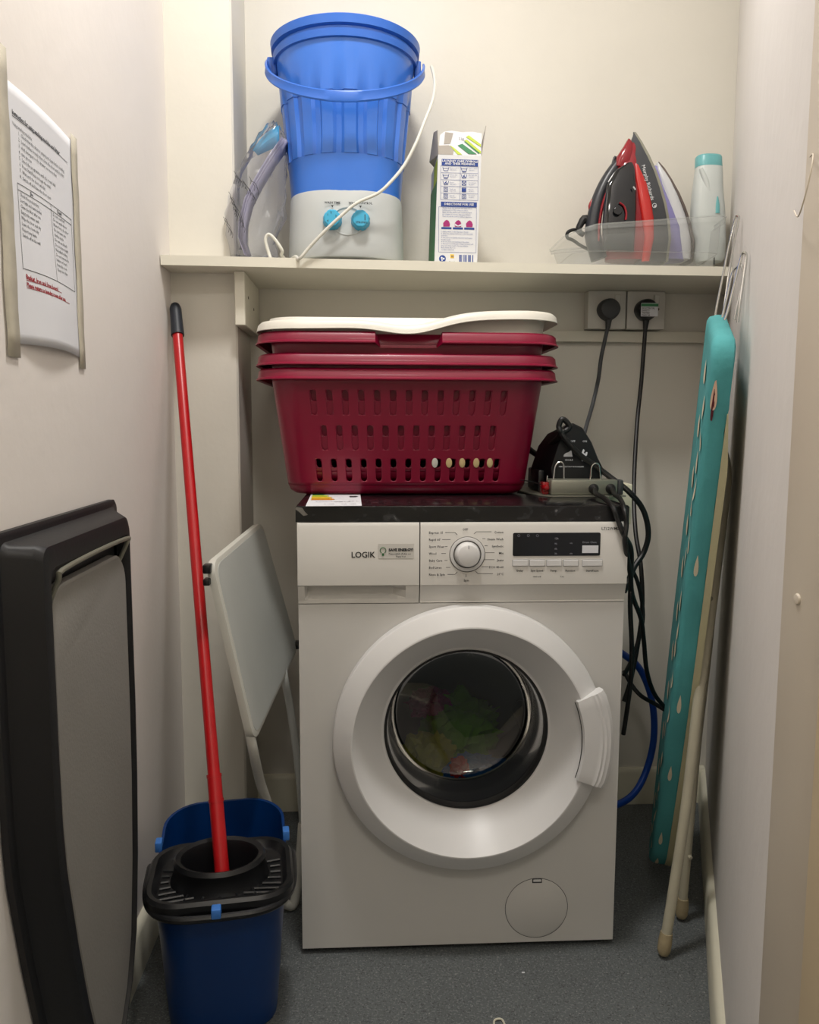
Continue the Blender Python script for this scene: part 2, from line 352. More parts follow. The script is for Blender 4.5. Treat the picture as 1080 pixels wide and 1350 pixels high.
# drawer front with scooped handle
mb = MB(); xs = [X0, X0+.012, X0+.018]+[lerp(X0+.018, XS-.075, k/6) for k in range(1, 7)]+[XS-.058, XS-.04, XS-.025, XS-.001]
rings = []
for x in xs:
    d = 0 if x <= X0+.012 or x >= XS-.03 else (.5 if x >= XS-.05 else 1)
    rings.append([Vector((x, y, z)) for y, z in [(YF+.03, ZS+.0015), (YF-.001, ZS+.0015), (YF-.001, ZS+.006+(.003*d)), (YF+.018*d-.004*(1-d), ZS+.012+.004*d), (YF+.021*d-.0075*(1-d), .7075+.003*d), (YF-.009+.002*d, .7168), (YF-.0115, .7188), (YF-.0115, Z1-.006), (YF-.008, Z1), (YF+.03, Z1)]])
mb.skin(rings); dr = mb.build('detergent_drawer', 'panelw', wm, ang=32)
# panel printing
YP = YF-.0120
ax, az = (1, 0, 0), (0, 0, 1)
def pp(x, y): q = at(x, y, Y=YP); return (q.x, YP, q.z)
tm = MB(); tm.text('LOGIK', pp(463, 735), ax, az, .0145, bold=.0003); tm.build('lettering', 'ink', dr, smooth=False)
stk = MB().box((pp(498, 0)[0], YP-.00003, pp(0, 739)[2]), (pp(549, 0)[0], YP+.0003, pp(0, 719)[2])).build('energy_sticker', 'panelw', dr)
tm = MB(); tm.text('SAVE ENERGY!', (pp(513, 0)[0], YP-.0006, pp(0, 729)[2]), ax, az, .0068, bold=.0004); tm.text('Please switch off after use', (pp(513, 0)[0], YP-.0006, pp(0, 733.6)[2]), ax, az, .0038); tm.text('Thank You!', (pp(523, 0)[0], YP-.0006, pp(0, 737.3)[2]), ax, az, .0038)
tm.build('lettering', 'ink', stk, smooth=False)
bc = (pp(505, 0)[0], YP-.0006, pp(0, 728)[2])
MB().tube([(bc[0]+.0052*math.cos(a), bc[1], bc[2]+.0055*math.sin(a)) for a in [math.radians(-60+d*300/12) for d in range(13)]], .0006, 6, 0).box((bc[0]-.0018, bc[1]-.0003, bc[2]-.0098), (bc[0]+.0018, bc[1]+.0002, bc[2]-.0052)).build('bulb_print', 'inkgreen', stk)
# dial
dc = Vector((.180, YP, .7745))
MB().lathe([(.0255, .0008), (.0300, .0008), (.0312, -.0006), (.0312, -.001), (.0302, -.0015), (.0255, -.001)], dc, 'Y', 48).build('dial_ring', 'whitep', cp)
MB().lathe([(.0318, -.0001), (.0325, -.0006), (.0318, -.0010)], dc, 'Y', 48).build('ring_print', 'ink', cp)
dl = MB().lathe([(0, -.021), (.017, -.021), (.0195, -.0195), (.0205, -.017), (.0225, -.003), (.0235, .001)], dc, 'Y', 48).build('dial', 'whitep', cp)
MB().lathe([(.0240, -.0012), (.0252, -.0018), (.0248, -.0006)], dc, 'Y', 48).build('dial_shadow_gap', 'ink', cp)
MB().box((dc.x-.0006, YP-.0215, dc.z+.013), (dc.x+.0006, YP-.0208, dc.z+.019)).build('pointer_mark', 'inkgrey', dl)
tm = MB()
def T(txt, x, y, s=.0058, al='LEFT'): q = pp(x, y); tm.text(txt, (q[0], YP-.0004, q[2]), ax, az, s, al)
for i, s_ in enumerate(('Express 15', 'Rapid 60\'', 'Sport Wear', 'Wool', 'Baby Care', 'Bed Linen', 'Rinse & Spin')): T(s_, 565.5, 703.7+i*9.2)
for i, s_ in enumerate(('Cotton', 'Steam Wash', 'Synthetic', 'Mix', 'Jeans', 'ECO 40-60', '20°C')): T(s_, 664, 703+i*9.2, al='RIGHT')
T('OFF', 613.5, 699.5, al='CENTER'); T('Spin', 615, 766.5, al='CENTER')
T('L712WM2', 793, 698.6, .0076)
for x, s_ in ((685.5, 'Delay'), (708, 'Spin Speed'), (730, 'Temp.'), (752, 'Function'), (781, 'Start/Pause')): T(s_, x, 753.5, .0052, 'CENTER')
T('Child Lock', 708, 761, .0034, 'CENTER'); T('3 sec', 741, 761, .0034, 'CENTER')
def line(x0, y0, x1, y1, w_=.0004):
    a, b = Vector(pp(x0, y0)), Vector(pp(x1, y1)); d = (b-a).normalized(); nn = Vector((d.z, 0, -d.x))*w_; o = Vector((0, -.0004, 0))
    tm.face([a+nn+o, b+nn+o, b-nn+o, a-nn+o])
for i, (xa, xb) in enumerate(((587, 600), (583, 594), (587, 590), (582, 588), (586, 590), (588, 594), (590, 600))): line(xa, 702+i*9.2, xb, 702+i*9.2)
for i, (xa, xb) in enumerate(((628, 648), (636, 640), (639, 643), (640, 652), (639, 652), (635, 644), (630, 650))): line(xa, 701+i*9.2, xb, 701+i*9.2)
line(600, 702, 603, 705); line(600, 757, 603, 754); line(625, 704, 628, 701); line(627, 753, 630, 756); line(614.5, 757, 614.5, 761)
for a_, b_ in ((676, 697), (698, 720), (720.5, 742), (742.5, 763.5), (768, 794)): pass
tm.build('lettering', 'ink', cp, smooth=False, fixn=False)
q0, q1 = pp(676, 733), pp(792, 702)
dsp = MB(); dsp.prism(rrect(q1[0]-q0[0], q1[2]-q0[2], .003, 4, (q0[0]+q1[0])/2, (q0[2]+q1[2])/2), (0, YP+.0003, 0), ax, az, (0, -.0008, 0)); dsp = dsp.build('display', 'screen', cp)
dm = MB()
for y, s_ in ((711, '12h'), (718, '9h'), (724.5, '6h'), (731, '3h')): q = pp(731, y); dm.text(s_, (q[0], YP-.0009, q[2]), ax, az, .005)
for x in (684, 696.5, 708.5): q = pp(x, 706); dm.lathe([(.0018, 0), (.0024, 0)], (q[0], YP-.0009, q[2]), 'Y', 10)
for y in (717, 730.5): q = pp(751, y); dm.text('on', (q[0], YP-.0009, q[2]), ax, az, .005)
q = pp(768, 716); dm.text('Drum Clean', (q[0], YP-.0009, q[2]), ax, az, .0052); dm.build('display_print', 'inkgrey', dsp, smooth=False)
a_, b_ = pp(767.5, 729), pp(789, 719); MB().box((a_[0], YP-.0010, a_[2]), (b_[0], YP-.0004, b_[2]), .0002, 1).build('drum_clean_tab', 'paper', dsp)
for xa, xb in ((676, 696.5), (698.5, 718.5), (721, 740.5), (743, 762.5), (768, 794)):
    a_, b_ = pp(xa, 746), pp(xb, 738)
    MB().box((a_[0]-.0006, YP-.0002, a_[2]-.0006), (b_[0]+.0006, YP+.0005, b_[2]+.0006)).build('button_surround', 'inkgrey', cp)
    MB().box((a_[0], YP-.0018, a_[2]), (b_[0], YP+.0004, b_[2]), .0005, 1).build('button', 'whitep', cp)
# door
prof = [(.247, YF+.0005), (.2515, YF-.004), (.2515, YF-.024), (.2500, YF-.028), (.2470, YF-.0305), (.2185, YF-.0465), (.2160, YF-.0468), (.2145, YF-.0450), (.162, YF+.0265), (.1595, YF+.028), (.156, YF+.0285), (.154, YF+.03), (.1535, YF+.04)]
door = MB().lathe(prof, (DC.x, 0, DC.z), 'Y', 160).build('door', 'whitep', wm, ang=16)
MB().lathe([(.1570, YF+.0262), (.1525, YF+.0262), (.151, YF+.034), (.151, YF+.045)], (DC.x, 0, DC.z), 'Y', 96).build('glass_surround', 'blackr', door)
MB().lathe([(.1535, YF+.030), (.150, YF+.045), (.146, YF+.085), (.143, YF+.118)], (DC.x, 0, DC.z), 'Y', 96).build('glass_side', 'glassside', door)
MB().lathe([(.143, YF+.118), (.139, YF+.128), (.128, YF+.136), (.09, YF+.147), (.045, YF+.152), (0, YF+.153)], (DC.x, 0, DC.z), 'Y', 96).build('glass', 'glass', door)
MB().lathe([(.1425, YF+.1215), (.1410, YF+.1245), (.1405, YF+.1240)], (DC.x, 0, DC.z), 'Y', 96).build('glass_rim_line', 'steel', door)
# handle: arc block on the right of the ring
hs = []
for k in range(17):
    a = math.radians(lerp(22.5, -19.5, k/16)); e = 1 if 0 < k < 16 else .985
    r0, r1 = .205, .262
    ca, sa = math.cos(a), math.sin(a)
    sec = [(r0, YF-.046), (r0+.002, YF-.054), (.232, YF-.053), (.236, YF-.0525), (.240, YF-.054), (.244, YF-.0525), (.248, YF-.0535), (.252, YF-.0515), (.256, YF-.0515), (r1, YF-.047), (r1+.001, YF-.040), (r1-.002, YF-.026), (.240, YF-.020), (r0+.006, YF-.036)]
    if k in (0, 16): sec = [(lerp(.232, r, .93), lerp(YF-.038, y, .9)) for r, y in sec]
    hs.append([Vector((DC.x+r*ca, y, DC.z+r*sa)) for r, y in sec])
MB().skin(hs).build('handle', 'whitep', door, ang=28)
hg = [Vector((DC.x+.2042*math.cos(a), YF-.0445, DC.z+.2042*math.sin(a))) for a in [math.radians(lerp(22, -19, k/16)) for k in range(17)]]
MB().tube(hg, .0008, 6, 2).build('handle_gap', 'ink', door)
# gasket + drum
MB().lathe([(.186, YF+.048), (.1565, YF+.047), (.157, YF+.075), (.157, YF+.09), (.165, YF+.10), (.165, YF+.12), (.157, YF+.135), (.157, YF+.155)], (DC.x, 0, DC.z), 'Y', 80).build('gasket', 'gasket', wm)
dm = MB().lathe([(.157, YF+.157), (.180, YF+.158), (.232, YF+.17), (.232, YB-.06), (.20, YB-.045), (0, YB-.045)], (DC.x, 0, DC.z), 'Y', 72).build('drum', 'drum', wm)
for a in (math.radians(90), math.radians(210), math.radians(330)):
    q = Vector((DC.x, 0, DC.z))+Vector((math.cos(a), 0, math.sin(a)))*.222; mm = Matrix.Translation(q) @ Matrix.Rotation(-a, 4, 'Y')
    MB().box((-.03, YF+.18, -.022), (.008, YB-.07, .022), .014, 3, mm).build('paddle', 'drum', wm)
# filter cover
fc = Vector((.3235, YF, .0815))
fcv = MB().lathe([(0, -.0008), (.0585, -.0008), (.0596, -.0002), (.0600, .004)], fc, 'Y', 72).build('filter_cover', 'white', wm)
MB().lathe([(.0602, -.0002), (.0611, -.0004), (.0606, .002)], fc, 'Y', 72).build('cover_gap', 'dgrey', fcv)
MB().box((fc.x-.0095, YF-.0014, fc.z+.0515), (fc.x+.0095, YF-.0004, fc.z+.060), .0003, 1).build('latch_recess', 'dgrey', fcv)
MB().box((fc.x-.0075, YF-.0024, fc.z+.0545), (fc.x+.0075, YF-.0010, fc.z+.0590), .0004, 1).build('latch', 'whitep', fcv)
# laundry in the drum
def garment(name, c, r, m, label, sd):
    rd = random.Random(sd); t = bmesh.new(); bmesh.ops.create_icosphere(t, subdivisions=4, radius=1)
    ph = [(rd.uniform(2, 6), rd.uniform(0, 6), Vector((rd.uniform(-1, 1), rd.uniform(-1, 1), rd.uniform(-1, 1))).normalized()) for _ in range(9)]
    for v in t.verts:
        d = v.co.normalized(); k = 1+sum(.055*math.sin(f_*2*d.dot(a_)*2+p_) for f_, p_, a_ in ph)
        v.co = Vector((d.x*r[0]*k, d.y*r[1]*k, d.z*r[2]*k))+Vector(c)
    mb = MB(); mb.add(t); return tag(mb.build(name, m), label, 'laundry')
garment('towel', (.128, -.365, .292), (.058, .045, .052), 'g1', 'yellow towel lying in the drum at the left behind the door glass', 1)
garment('towel', (.208, -.300, .325), (.080, .065, .075), 'g2', 'green towel heaped in the middle of the drum', 2)
garment('towel', (.225, -.385, .272), (.068, .038, .030), 'g3', 'blue towel at the bottom right of the drum', 3)
garment('sock', (.192, -.414, .288), (.019, .014, .024), 'g4', 'small red cloth at the bottom of the drum behind the glass', 4)
garment('cloth', (.140, -.28, .385), (.048, .045, .030), 'g5', 'magenta cloth lying on the heap in the drum', 5)

# ------------------------------------------------------------------ worktop
WZ = .862
wt = thing('worktop', 'dark speckled laminate worktop lying on the washing machine', 'worktop', (.17, -.3, .832))
MB().box((-.129, -.588, .8325), (.4785, -.03, WZ), .0025, 2).build('slab', 'counter', wt)
MB().box((-.1292, -.5892, .8330), (.4787, -.5884, WZ-.002)).build('front_edge', 'counteredge', wt)
c0 = Vector((-.129, -.5894, WZ-.002))
MB().prism([(0, 0), (.012, -.001), (.016, -.008), (.022, -.014), (.014, -.016), (.006, -.008), (0, -.004)], c0, (1, 0, 0), (0, 0, 1), (0, -.0004, 0)).build('chipped_corner', 'chip', wt)
# energy label on the worktop
e0, e1, e2, e3 = [at(x, y, Z=WZ+.0012) for x, y in ((403, 667), (477, 666.5), (475, 650), (411, 650))]
lab = thing('energy_label', 'white energy rating label lying at the left front of the worktop', 'label', (-.09, -.5, WZ))
mb = MB(); mb.skin([[p-Vector((0, 0, .0008)) for p in (e0, e1, e2, e3)], [e0, e1, e2, e3]]); mb.build('sheet', 'paper', lab, smooth=False)
def eq(u, v): return (e0.lerp(e1, u)).lerp(e3.lerp(e2, u), v)+Vector((0, 0, .0003))
for u0, u1, v0, v1, m_ in ((.04, .30, .80, .93, 'green'), (.04, .38, .66, .78, 'lime'), (.04, .45, .52, .64, 'yellow'), (.05, .50, .40, .50, 'orange'), (.78, .95, .62, .72, 'ink')):
    MB().skin([[eq(u0, v0), eq(u1-.05, v0), eq(u1, (v0+v1)/2), eq(u1-.05, v1), eq(u0, v1)], [p+Vector((0, 0, .0003)) for p in (eq(u0, v0), eq(u1-.05, v0), eq(u1, (v0+v1)/2), eq(u1-.05, v1), eq(u0, v1))]]).build('rating_arrow', m_, lab, smooth=False)
tm = MB(); exv = (e1-e0).normalized(); eyv = Vector((0, 1, 0))
for u, v, s_ in ((.15, .24, 'kWh/1000'), (.5, .24, '7.0 kg'), (.75, .28, '49 L'), (.3, .08, '3:28'), (.62, .08, '76 dB')): tm.text(s_, eq(u, v)+Vector((0, 0, .0005)), exv, eyv, .012)
tm.build('lettering', 'inkgrey', lab, smooth=False)

# ------------------------------------------------------------------ laundry baskets
BX = .083
def basket(z0, name, label, m, slots=True, wavy=False, cutout=False, H=.250, group='crimson baskets nested on the worktop', yc=-.232):
    t = thing(name, label, 'laundry basket', (BX, yc, z0), group)
    wb, wt_, db, dt, = .490, .556, .300, .385
    def wall_ring(zr):
        k = zr/H; return lerp(wb, wt_, k), lerp(db, dt, k), lerp(.045, .06, k)
    mb = MB(); th = .002
    # floor pan with rounded bottom edge
    rings = []
    for ins, z in ((.10, .0), (.03, .0), (.012, .003), (.003, .010), (0, .020)):
        w_, d_, r_ = wall_ring(z); rings.append([Vector((BX+x, yc+y, z0+z)) for x, y in rrect(w_-2*ins, d_-2*ins, max(.01, r_-ins*.6), 6)])
    mb.skin(rings, cap=True)
    fl = mb.build('base', m, t, solid=.002)
    # four slotted walls
    mb = MB()
    zb, zt = .020, H
    n_ = 6
    def side_pts(u, z):   # u along the perimeter
        w_, d_, r_ = wall_ring(z); P_ = rrect(w_, d_, r_, n_)
        return P_
    # build wall as grid: perimeter samples x z rows; slot faces left out on straight sides
    rows = [(.020, .028, None), (.028, .076, 0), (.076, .092, None), (.092, .143, 1), (.143, .162, None), (.162, .213, 2), (.213, .225, None), (.225, H, None)] if slots else [(.020, .130, None), (.130, H, None)]
    if H < .2: rows = [(.020, .060, None), (.060, H, None)]
    nx, ny = 27, 19
    def perim(z, shift):
        w_, d_, r_ = wall_ring(z); P_ = []
        sx, sy = w_/2-r_, d_/2-r_
        tag_ = []
        def straight(a, b, cnt, side):
            for i in range(cnt):
                t_ = (i+.0)/cnt; P_.append((lerp(a[0], b[0], t_), lerp(a[1], b[1], t_))); tag_.append((side, i))
        straight((-sx, -d_/2), (sx, -d_/2), nx, 0)
        for k in range(n_): a = math.radians(-90+90*k/n_); P_.append((sx+r_*math.cos(a), -sy+r_*math.sin(a))); tag_.append((9, 0))
        straight((w_/2, -sy), (w_/2, sy), ny, 1)
        for k in range(n_): a = math.radians(90*k/n_); P_.append((sx+r_*math.cos(a), sy+r_*math.sin(a))); tag_.append((9, 0))
        straight((sx, d_/2), (-sx, d_/2), nx, 2)
        for k in range(n_): a = math.radians(90+90*k/n_); P_.append((-sx+r_*math.cos(a), sy+r_*math.sin(a))); tag_.append((9, 0))
        straight((-w_/2, sy), (-w_/2, -sy), ny, 3)
        for k in range(n_): a = math.radians(180+90*k/n_); P_.append((-sx+r_*math.cos(a), -sy+r_*math.sin(a))); tag_.append((9, 0))
        return P_, tag_
    zs = sorted({z for r in rows for z in r[:2]}); V = {}
    for z in zs:
        P_, tg = perim(z, 0); V[z] = [mb.b.verts.new((BX+x, yc+y, z0+z)) for x, y in P_]
    N_ = len(V[zs[0]])
    for (za, zb_, row) in rows:
        for i in range(N_):
            side, k = tg[i]
            a, b_ = i, (i+1) % N_
            hole = row is not None and side != 9 and k % 2 == (1 if row != 1 else 0) and 0 < k < (nx if side in (0, 2) else ny)-1
            p = [V[za][a], V[za][b_], V[zb_][b_], V[zb_][a]]
            if not hole: mb.b.faces.new(p)
            else:       # rounded slot: inner octagon
                c_ = [v.co.copy() for v in p]
                def q(u, v): return (c_[0].lerp(c_[1], u)).lerp(c_[3].lerp(c_[2], u), v)
                inn = [q(*uv) for uv in ((.22, .05), (.5, 0.005), (.78, .05), (.9, .14), (.9, .86), (.78, .95), (.5, .995), (.22, .95), (.1, .86), (.1, .14))]
                iv = [mb.b.verts.new(z_) for z_ in inn]
                mb.b.faces.new((p[0], p[1], iv[3], iv[2], iv[1], iv[0], iv[9])); mb.b.faces.new((p[1], p[2], iv[4], iv[3])); mb.b.faces.new((p[2], p[3], iv[8], iv[7], iv[6], iv[5], iv[4])); mb.b.faces.new((p[3], p[0], iv[9], iv[8]))
    mb.build('slotted_wall' if slots else 'wall', m, t, solid=.0022, ang=40)
    # rim: channel section swept round the mouth
    mb = MB(); P_ = []
    w_, d_, r_ = wall_ring(H)
    path = []
    base = rrect(w_, d_, r_, 8); 
    # densify
    for i in range(len(base)):
        a, b_ = Vector(base[i]), Vector(base[(i+1) % len(base)]); k = max(1, int((b_-a).length/.005))
        for j in range(k): path.append(a.lerp(b_, j/k))
    rings = []
    def hz(x, y):
        if wavy:
            f_ = x/(.29)
            return .010*f_+ (-.019*math.exp(-((x-.005)/.075)**2)) + .004*math.sin(f_*3)
        return 0
    sec = [(-.002, -.002), (-.001, .002), (.004, .0035), (.020, .003), (.0245, -.001), (.0265, -.014), (.0300, -.017), (.0298, -.019), (.0245, -.0165), (.0225, -.003), (.019, .0005), (.002, .0005)]
    if wavy: sec = [(-.002, -.004), (-.001, .002), (.004, .0035), (.018, .003), (.0245, -.003), (.026, -.010), (.0275, -.014), (.0270, -.015), (.0235, -.012), (.0215, -.004), (.017, -.0005), (.002, -.002)]
    npth = len(path)
    for i, p in enumerate(path):
        d = (path[(i+1) % npth]-path[i-1]).normalized(); nrm = Vector((d.y, -d.x))
        ring = []
        for o_, z in sec:
            oo = o_; zz = z
            if cutout and abs(p.x+.002) < .063 and p.y < 0:
                e_ = min(1, (.063-abs(p.x+.002))/.006)
                if o_ > .003: oo = lerp(o_, .004+(o_-.004)*.12, e_)
                zz = lerp(z, z-.024 if z > -.012 else z-.008, e_)
            if cutout and p.y < 0 and .04 < abs(p.x) and False: pass
            ring.append(Vector((BX+p.x+nrm.x*oo, yc+p.y+nrm.y*oo, z0+H+zz+hz(p.x, p.y))))
        rings.append(ring)
    rings.append(rings[0]); mb.skin(rings, cap=False); bmesh.ops.remove_doubles(mb.b, verts=mb.b.verts, dist=1e-6)
    mb.build('rim', m, t, ang=40)
    return t
zb0 = WZ+.0012
basket(zb0, 'laundry_basket', 'lowest crimson slotted laundry basket, standing on the worktop', 'crimson')
basket(zb0+.028, 'laundry_basket', 'middle crimson laundry basket, only its rim showing above the lowest one', 'crimson')
basket(zb0+.070, 'laundry_basket', 'topmost crimson laundry basket with a notched handle under the white one', 'crimson', cutout=True)
basket(zb0+.100, 'laundry_basket', 'ivory white laundry basket nested on top of the crimson stack', 'basketw', slots=False, wavy=True, H=.252, group=None)
for i, x in enumerate((.137, .166, .193, .222, .250)):
    tag(MB().lathe([(0, -.0024), (.004, -.0024), (.0062, -.001), (.0062, .001), (.004, .0024), (0, .0024)], (x, -.232-.163, .930), 'Y', 16, sx=1, sy=1.6).build('clothes_peg', 'peg' if i else 'socket'), ('%s cream peg seen through the bottom slots of the crimson basket' % ('', 'leftmost', 'second from left', 'second from right', 'rightmost')[i]) if i else 'small white peg seen through a bottom slot, left of the cream ones', 'clothes peg', 'cream pegs in the basket' if i else None)

# ------------------------------------------------------------------ iron holder unit on the worktop
YH = -.375
hd = thing('iron_holder', 'black iron holder on a grey metal base with chrome wire loops', 'iron holder', (.46, -.33, WZ))
zb = WZ+.001
mb = MB(); mb.skin([[Vector(p) for p in ((.325, -.30, z), (.350, -.405, z), (.372, -.432, z), (.523, -.432, z), (.523, -.20, z), (.36, -.20, z))] for z in (zb, zb+.003)]); mb.build('base_plate', 'steel', hd, smooth=False)
bx = MB().box((.371, -.425, zb+.0035), (.508, -.375, zb+.034), .003, 2).build('metal_box', 'steel', hd)
MB().box((.5085, -.425, zb+.0035), (.520, -.36, zb+.034), .003, 2).build('end_cap', 'dgrey', hd)
MB().lathe([(0, -.008), (.004, -.007), (.007, -.003), (.0075, .004)], (.3635, -.412, zb+.017), 'Y', 16).box((.357, -.410, zb+.0035), (.3700, -.380, zb+.028), .002).build('red_indicator', 'redled', hd)
gl = [(.458, zb+.016), (.493, zb+.016)]
for x, z in gl: MB().lathe([(0, -.012), (.005, -.012), (.0065, -.010), (.0085, -.004), (.0105, -.001), (.0105, .001)], (x, -.425, z), 'Y', 16).build('cable_gland', 'blackr', hd)
wire = [at(x, y, Y=-.40) for x, y in ((722, 627), (722, 634), (729, 634), (732, 616), (737, 609.5), (743, 612), (744, 632), (750, 634), (776, 633.5), (780, 616), (785, 611), (790, 614), (793, 633), (799, 635), (800, 630))]
MB().tube(wire, .0016, 8, 5).build('wire_rest', 'chrome', hd)
# black housing
def pf(pts, Y): return [at(x, y, Y=Y) for x, y in pts]
front = [(727, 636), (724, 618), (731, 596), (740, 570), (746, 560), (756, 558), (768, 564), (780, 583), (789, 605), (795, 617), (793, 630), (789, 640)]
bk = [(702, 648), (700, 618), (710, 588), (722, 572), (740, 563), (754, 558), (766, 563), (778, 582), (788, 604), (794, 617), (793, 634), (789, 646)]
fr_ = pf(front, -.365); bk_ = pf(bk, -.285)
for l in (fr_, bk_):
    for p in l: p.z = max(p.z, zb+.004)
fc_ = sum(fr_, Vector())/len(fr_)
mb = MB(); mb.skin([[p.lerp(fc_, .06)+Vector((0, -.004, 0)) for p in fr_], fr_, bk_]); mb.build('housing', 'black', hd, ang=35)
mb = MB(); hp = lambda x, y: at(x, y, Y=-.3705)
mb.text('OFF', hp(752, 583), ax, az, .006); mb.text('ON', hp(768, 583), ax, az, .006); mb.text('SINGLE', hp(745, 607.5), ax, az, .0052); mb.text('DOUBLE', hp(767, 608), ax, az, .0052); mb.text('HEAT RESISTANT IRON HOLDER', hp(737, 616), ax, az, .0036)
o_ = hp(743, 602); mb.prism([(0, 0), (.001, .004), (.005, .0075), (.011, .0095), (.015, .013), (.0165, .013), (.019, .001), (.019, 0)], o_, ax, az, (0, -.0003, 0))
mb.lathe([(0, 0), (.0015, 0)], hp(758, 590), 'Y', 10)
o_ = hp(766.5, 602); mb.prism([(.003, 0), (.000, .005), (.002, .012), (.004, .016), (.007, .013), (.005, .008), (.008, .006), (.010, .010), (.013, .009), (.012, .003), (.009, 0)], o_, ax, az, (0, -.0003, 0))
mb.build('white_symbols', 'paper', hd, smooth=False)
MB().box((.360, -.350, zb+.0035), (.374, -.24, zb+.05), .004).build('side_foot', 'black', hd)
# cream slab behind the box, its edge overhanging the machine
sl = thing('plastic_slab', 'cream plastic slab beside the iron holder, overhanging the right end of the worktop', 'slab', (.5, -.38, .8))
MB().box((.483, -.26, WZ+.0015), (.565, -.195, WZ+.014), .002).build('flat_part', 'beige', sl)
a_, b_ = at(823, 640, Y=-.33), at(831, 692, Y=-.33)
MB().skin([[Vector((x, y, z)) for x, y in ((.43, -.3525), (.556, -.3525), (.556, -.25), (.43, -.25))] for z in (WZ+.0145, WZ+.022)]).build('ledge', 'beige', sl, smooth=False)
MB().box((.4815, -.372, .800), (.556, -.3535, WZ+.022), .002).build('downturned_edge', 'beige', sl)

# cords falling down the right side of the machine
def cord(name, pts, r, label, m='cord_b'):
    return tag(MB().tube([Vector(p) if len(p) == 3 and abs(p[0]) < 5 else at(p[0], p[1], Y=p[2]) for p in pts], r, 10).build(name, m), label, 'cable')
cord('power_cord', [(.458, -.437, zb+.016), (786, 651, -.475), (797, 657, -.54), (808, 669, -.598), (815, 686, -.607), (822, 704, -.609), (832, 724, -.58), (832, 760, -.54), (831, 800, -.52), (833, 850, -.50), (832, 895, -.48), (827, 935, -.46), (822, 968, -.45)], .0047, 'black cord from the left gland of the iron holder, hanging straight down')
cord('power_cord', [(.493, -.437, zb+.016), (811, 652, -.475), (818, 658, -.54), (823, 671, -.60), (826, 690, -.608), (824, 710, -.612), (826, 728, -.60), (831, 755, -.56), (834, 785, -.52), (845, 815, -.47), (849, 845, -.44), (853, 885, -.42), (863, 915, -.40), (879, 936, -.38), (862, 927, -.37), (845, 917, -.37), (833, 903, -.36), (823, 885, -.33)], .0047, 'black cord from the right gland, looping out towards the ironing board')
cord('power_cord', [(712, 604, -.26), (722, 590, -.30), (738, 574, -.385), (737, 562, -.39), (741, 553, -.39), (747, 556, -.39), (751, 563, -.39), (746, 568, -.39), (741, 571, -.392), (748, 582, -.393), (765, 600, -.392), (785, 614, -.392), (806, 630, -.40), (829, 648, -.42), (848, 672, -.42), (855, 703, -.42), (849, 728, -.42), (838, 745, -.43), (831, 760, -.45), (823, 780, -.47)], .0058, 'thick black cord coiled over the top of the black iron holder')
cord('power_cord', [(690, 585, -.10), (700, 594, -.12), (712, 602, -.15), (730, 612, -.2)], .007, 'thick black cord end between the crimson baskets and the holder')
cord('power_cord', [(823, 890, -.47), (833, 870, -.44), (843, 840, -.42), (848, 815, -.41), (846, 790, -.40), (840, 765, -.40), (833, 750, -.40), (828, 735, -.42)], .0043, 'thin black cord crossing behind the other cords beside the machine')
cord('thin_wire', [(.31, -.41, WZ+.034), (.335, -.40, WZ+.03), (.355, -.392, WZ+.024), (.365, -.395, WZ+.022)], .001, 'thin black wire running from the holder towards the baskets')

# ------------------------------------------------------------------ mini washer on the shelf
mw = thing('mini_washing_machine', 'blue and grey tub-shaped mini washing machine with a bucket handle on the shelf', 'washing machine', (-.045, -.165, SZ))
C0 = Vector((-.046, -.158, SZ)); xs_ = 1.0
def ering(z, rx, ry, dy=0, n=64, sup=2.0, dx=0):
    out = []
    for k in range(n):
        a = 2*math.pi*k/n; c_, s_ = math.cos(a), math.sin(a)
        out.append(C0+Vector((dx+rx*abs(c_)**(2/sup)*(1 if c_ >= 0 else -1), dy+ry*abs(s_)**(2/sup)*(1 if s_ >= 0 else -1), z)))
    return out
mb = MB(); mb.skin([ering(z, rx, ry, 0, sup=2.5) for z, rx, ry in ((.004, .118, .108), (.006, .126, .116), (.012, .1285, .118), (.05, .1275, .117), (.10, .1255, .116), (.138, .1235, .115), (.142, .122, .114))])
base = mb.build('base', 'ltgrey', mw, ang=40)
MB().skin([ering(z, rx, ry, 0, sup=2.5) for z, rx, ry in ((.0006, .10, .085), (.005, .10, .085))]).build('base_foot', 'black', mw)
mb = MB(); rings = []
for z, r in ((.1405, .1215), (.16, .1228), (.20, .1262), (.215, .1275), (.2152, .1292), (.25, .132), (.30, .1372), (.335, .1405), (.3352, .1425), (.36, .1440), (.40, .1475), (.465, .1535)):
    q = []
    nn = 144
    for k in range(nn):
        a = 2*math.pi*k/nn; rb = 0
        if .2151 < z < .336: rb = -.0065*(1 if math.sin(a*18) > .35 else 0)
        sp = lerp(2.4, 2.0, min(1, (z-.14)/.12)); c_, s_ = math.cos(a), math.sin(a)
        q.append(C0+Vector(((r+rb)*abs(c_)**(2/sp)*(1 if c_ >= 0 else -1), (r+rb)*lerp(.94, .985, (z-.14)/.3)*abs(s_)**(2/sp)*(1 if s_ >= 0 else -1), z)))
    rings.append(q)
rings += [[C0+Vector(((p-C0).x*.975, (p-C0).y*.975, .465)) for p in rings[-1]], [C0+Vector(((p-C0).x*.70, (p-C0).y*.68, .18)) for p in rings[-1]]]
mb.skin(rings, cap=False).build('tub', 'blue', mw, ang=30)
MB().skin([ering(z, rx, ry, 0) for z, rx, ry in ((.452, .153, .151), (.454, .1615, .159), (.470, .1635, .161), (.4725, .160, .1575), (.4725, .154, .1515), (.466, .152, .1495))], cap=False).build('rim', 'bluedk', mw, ang=40)
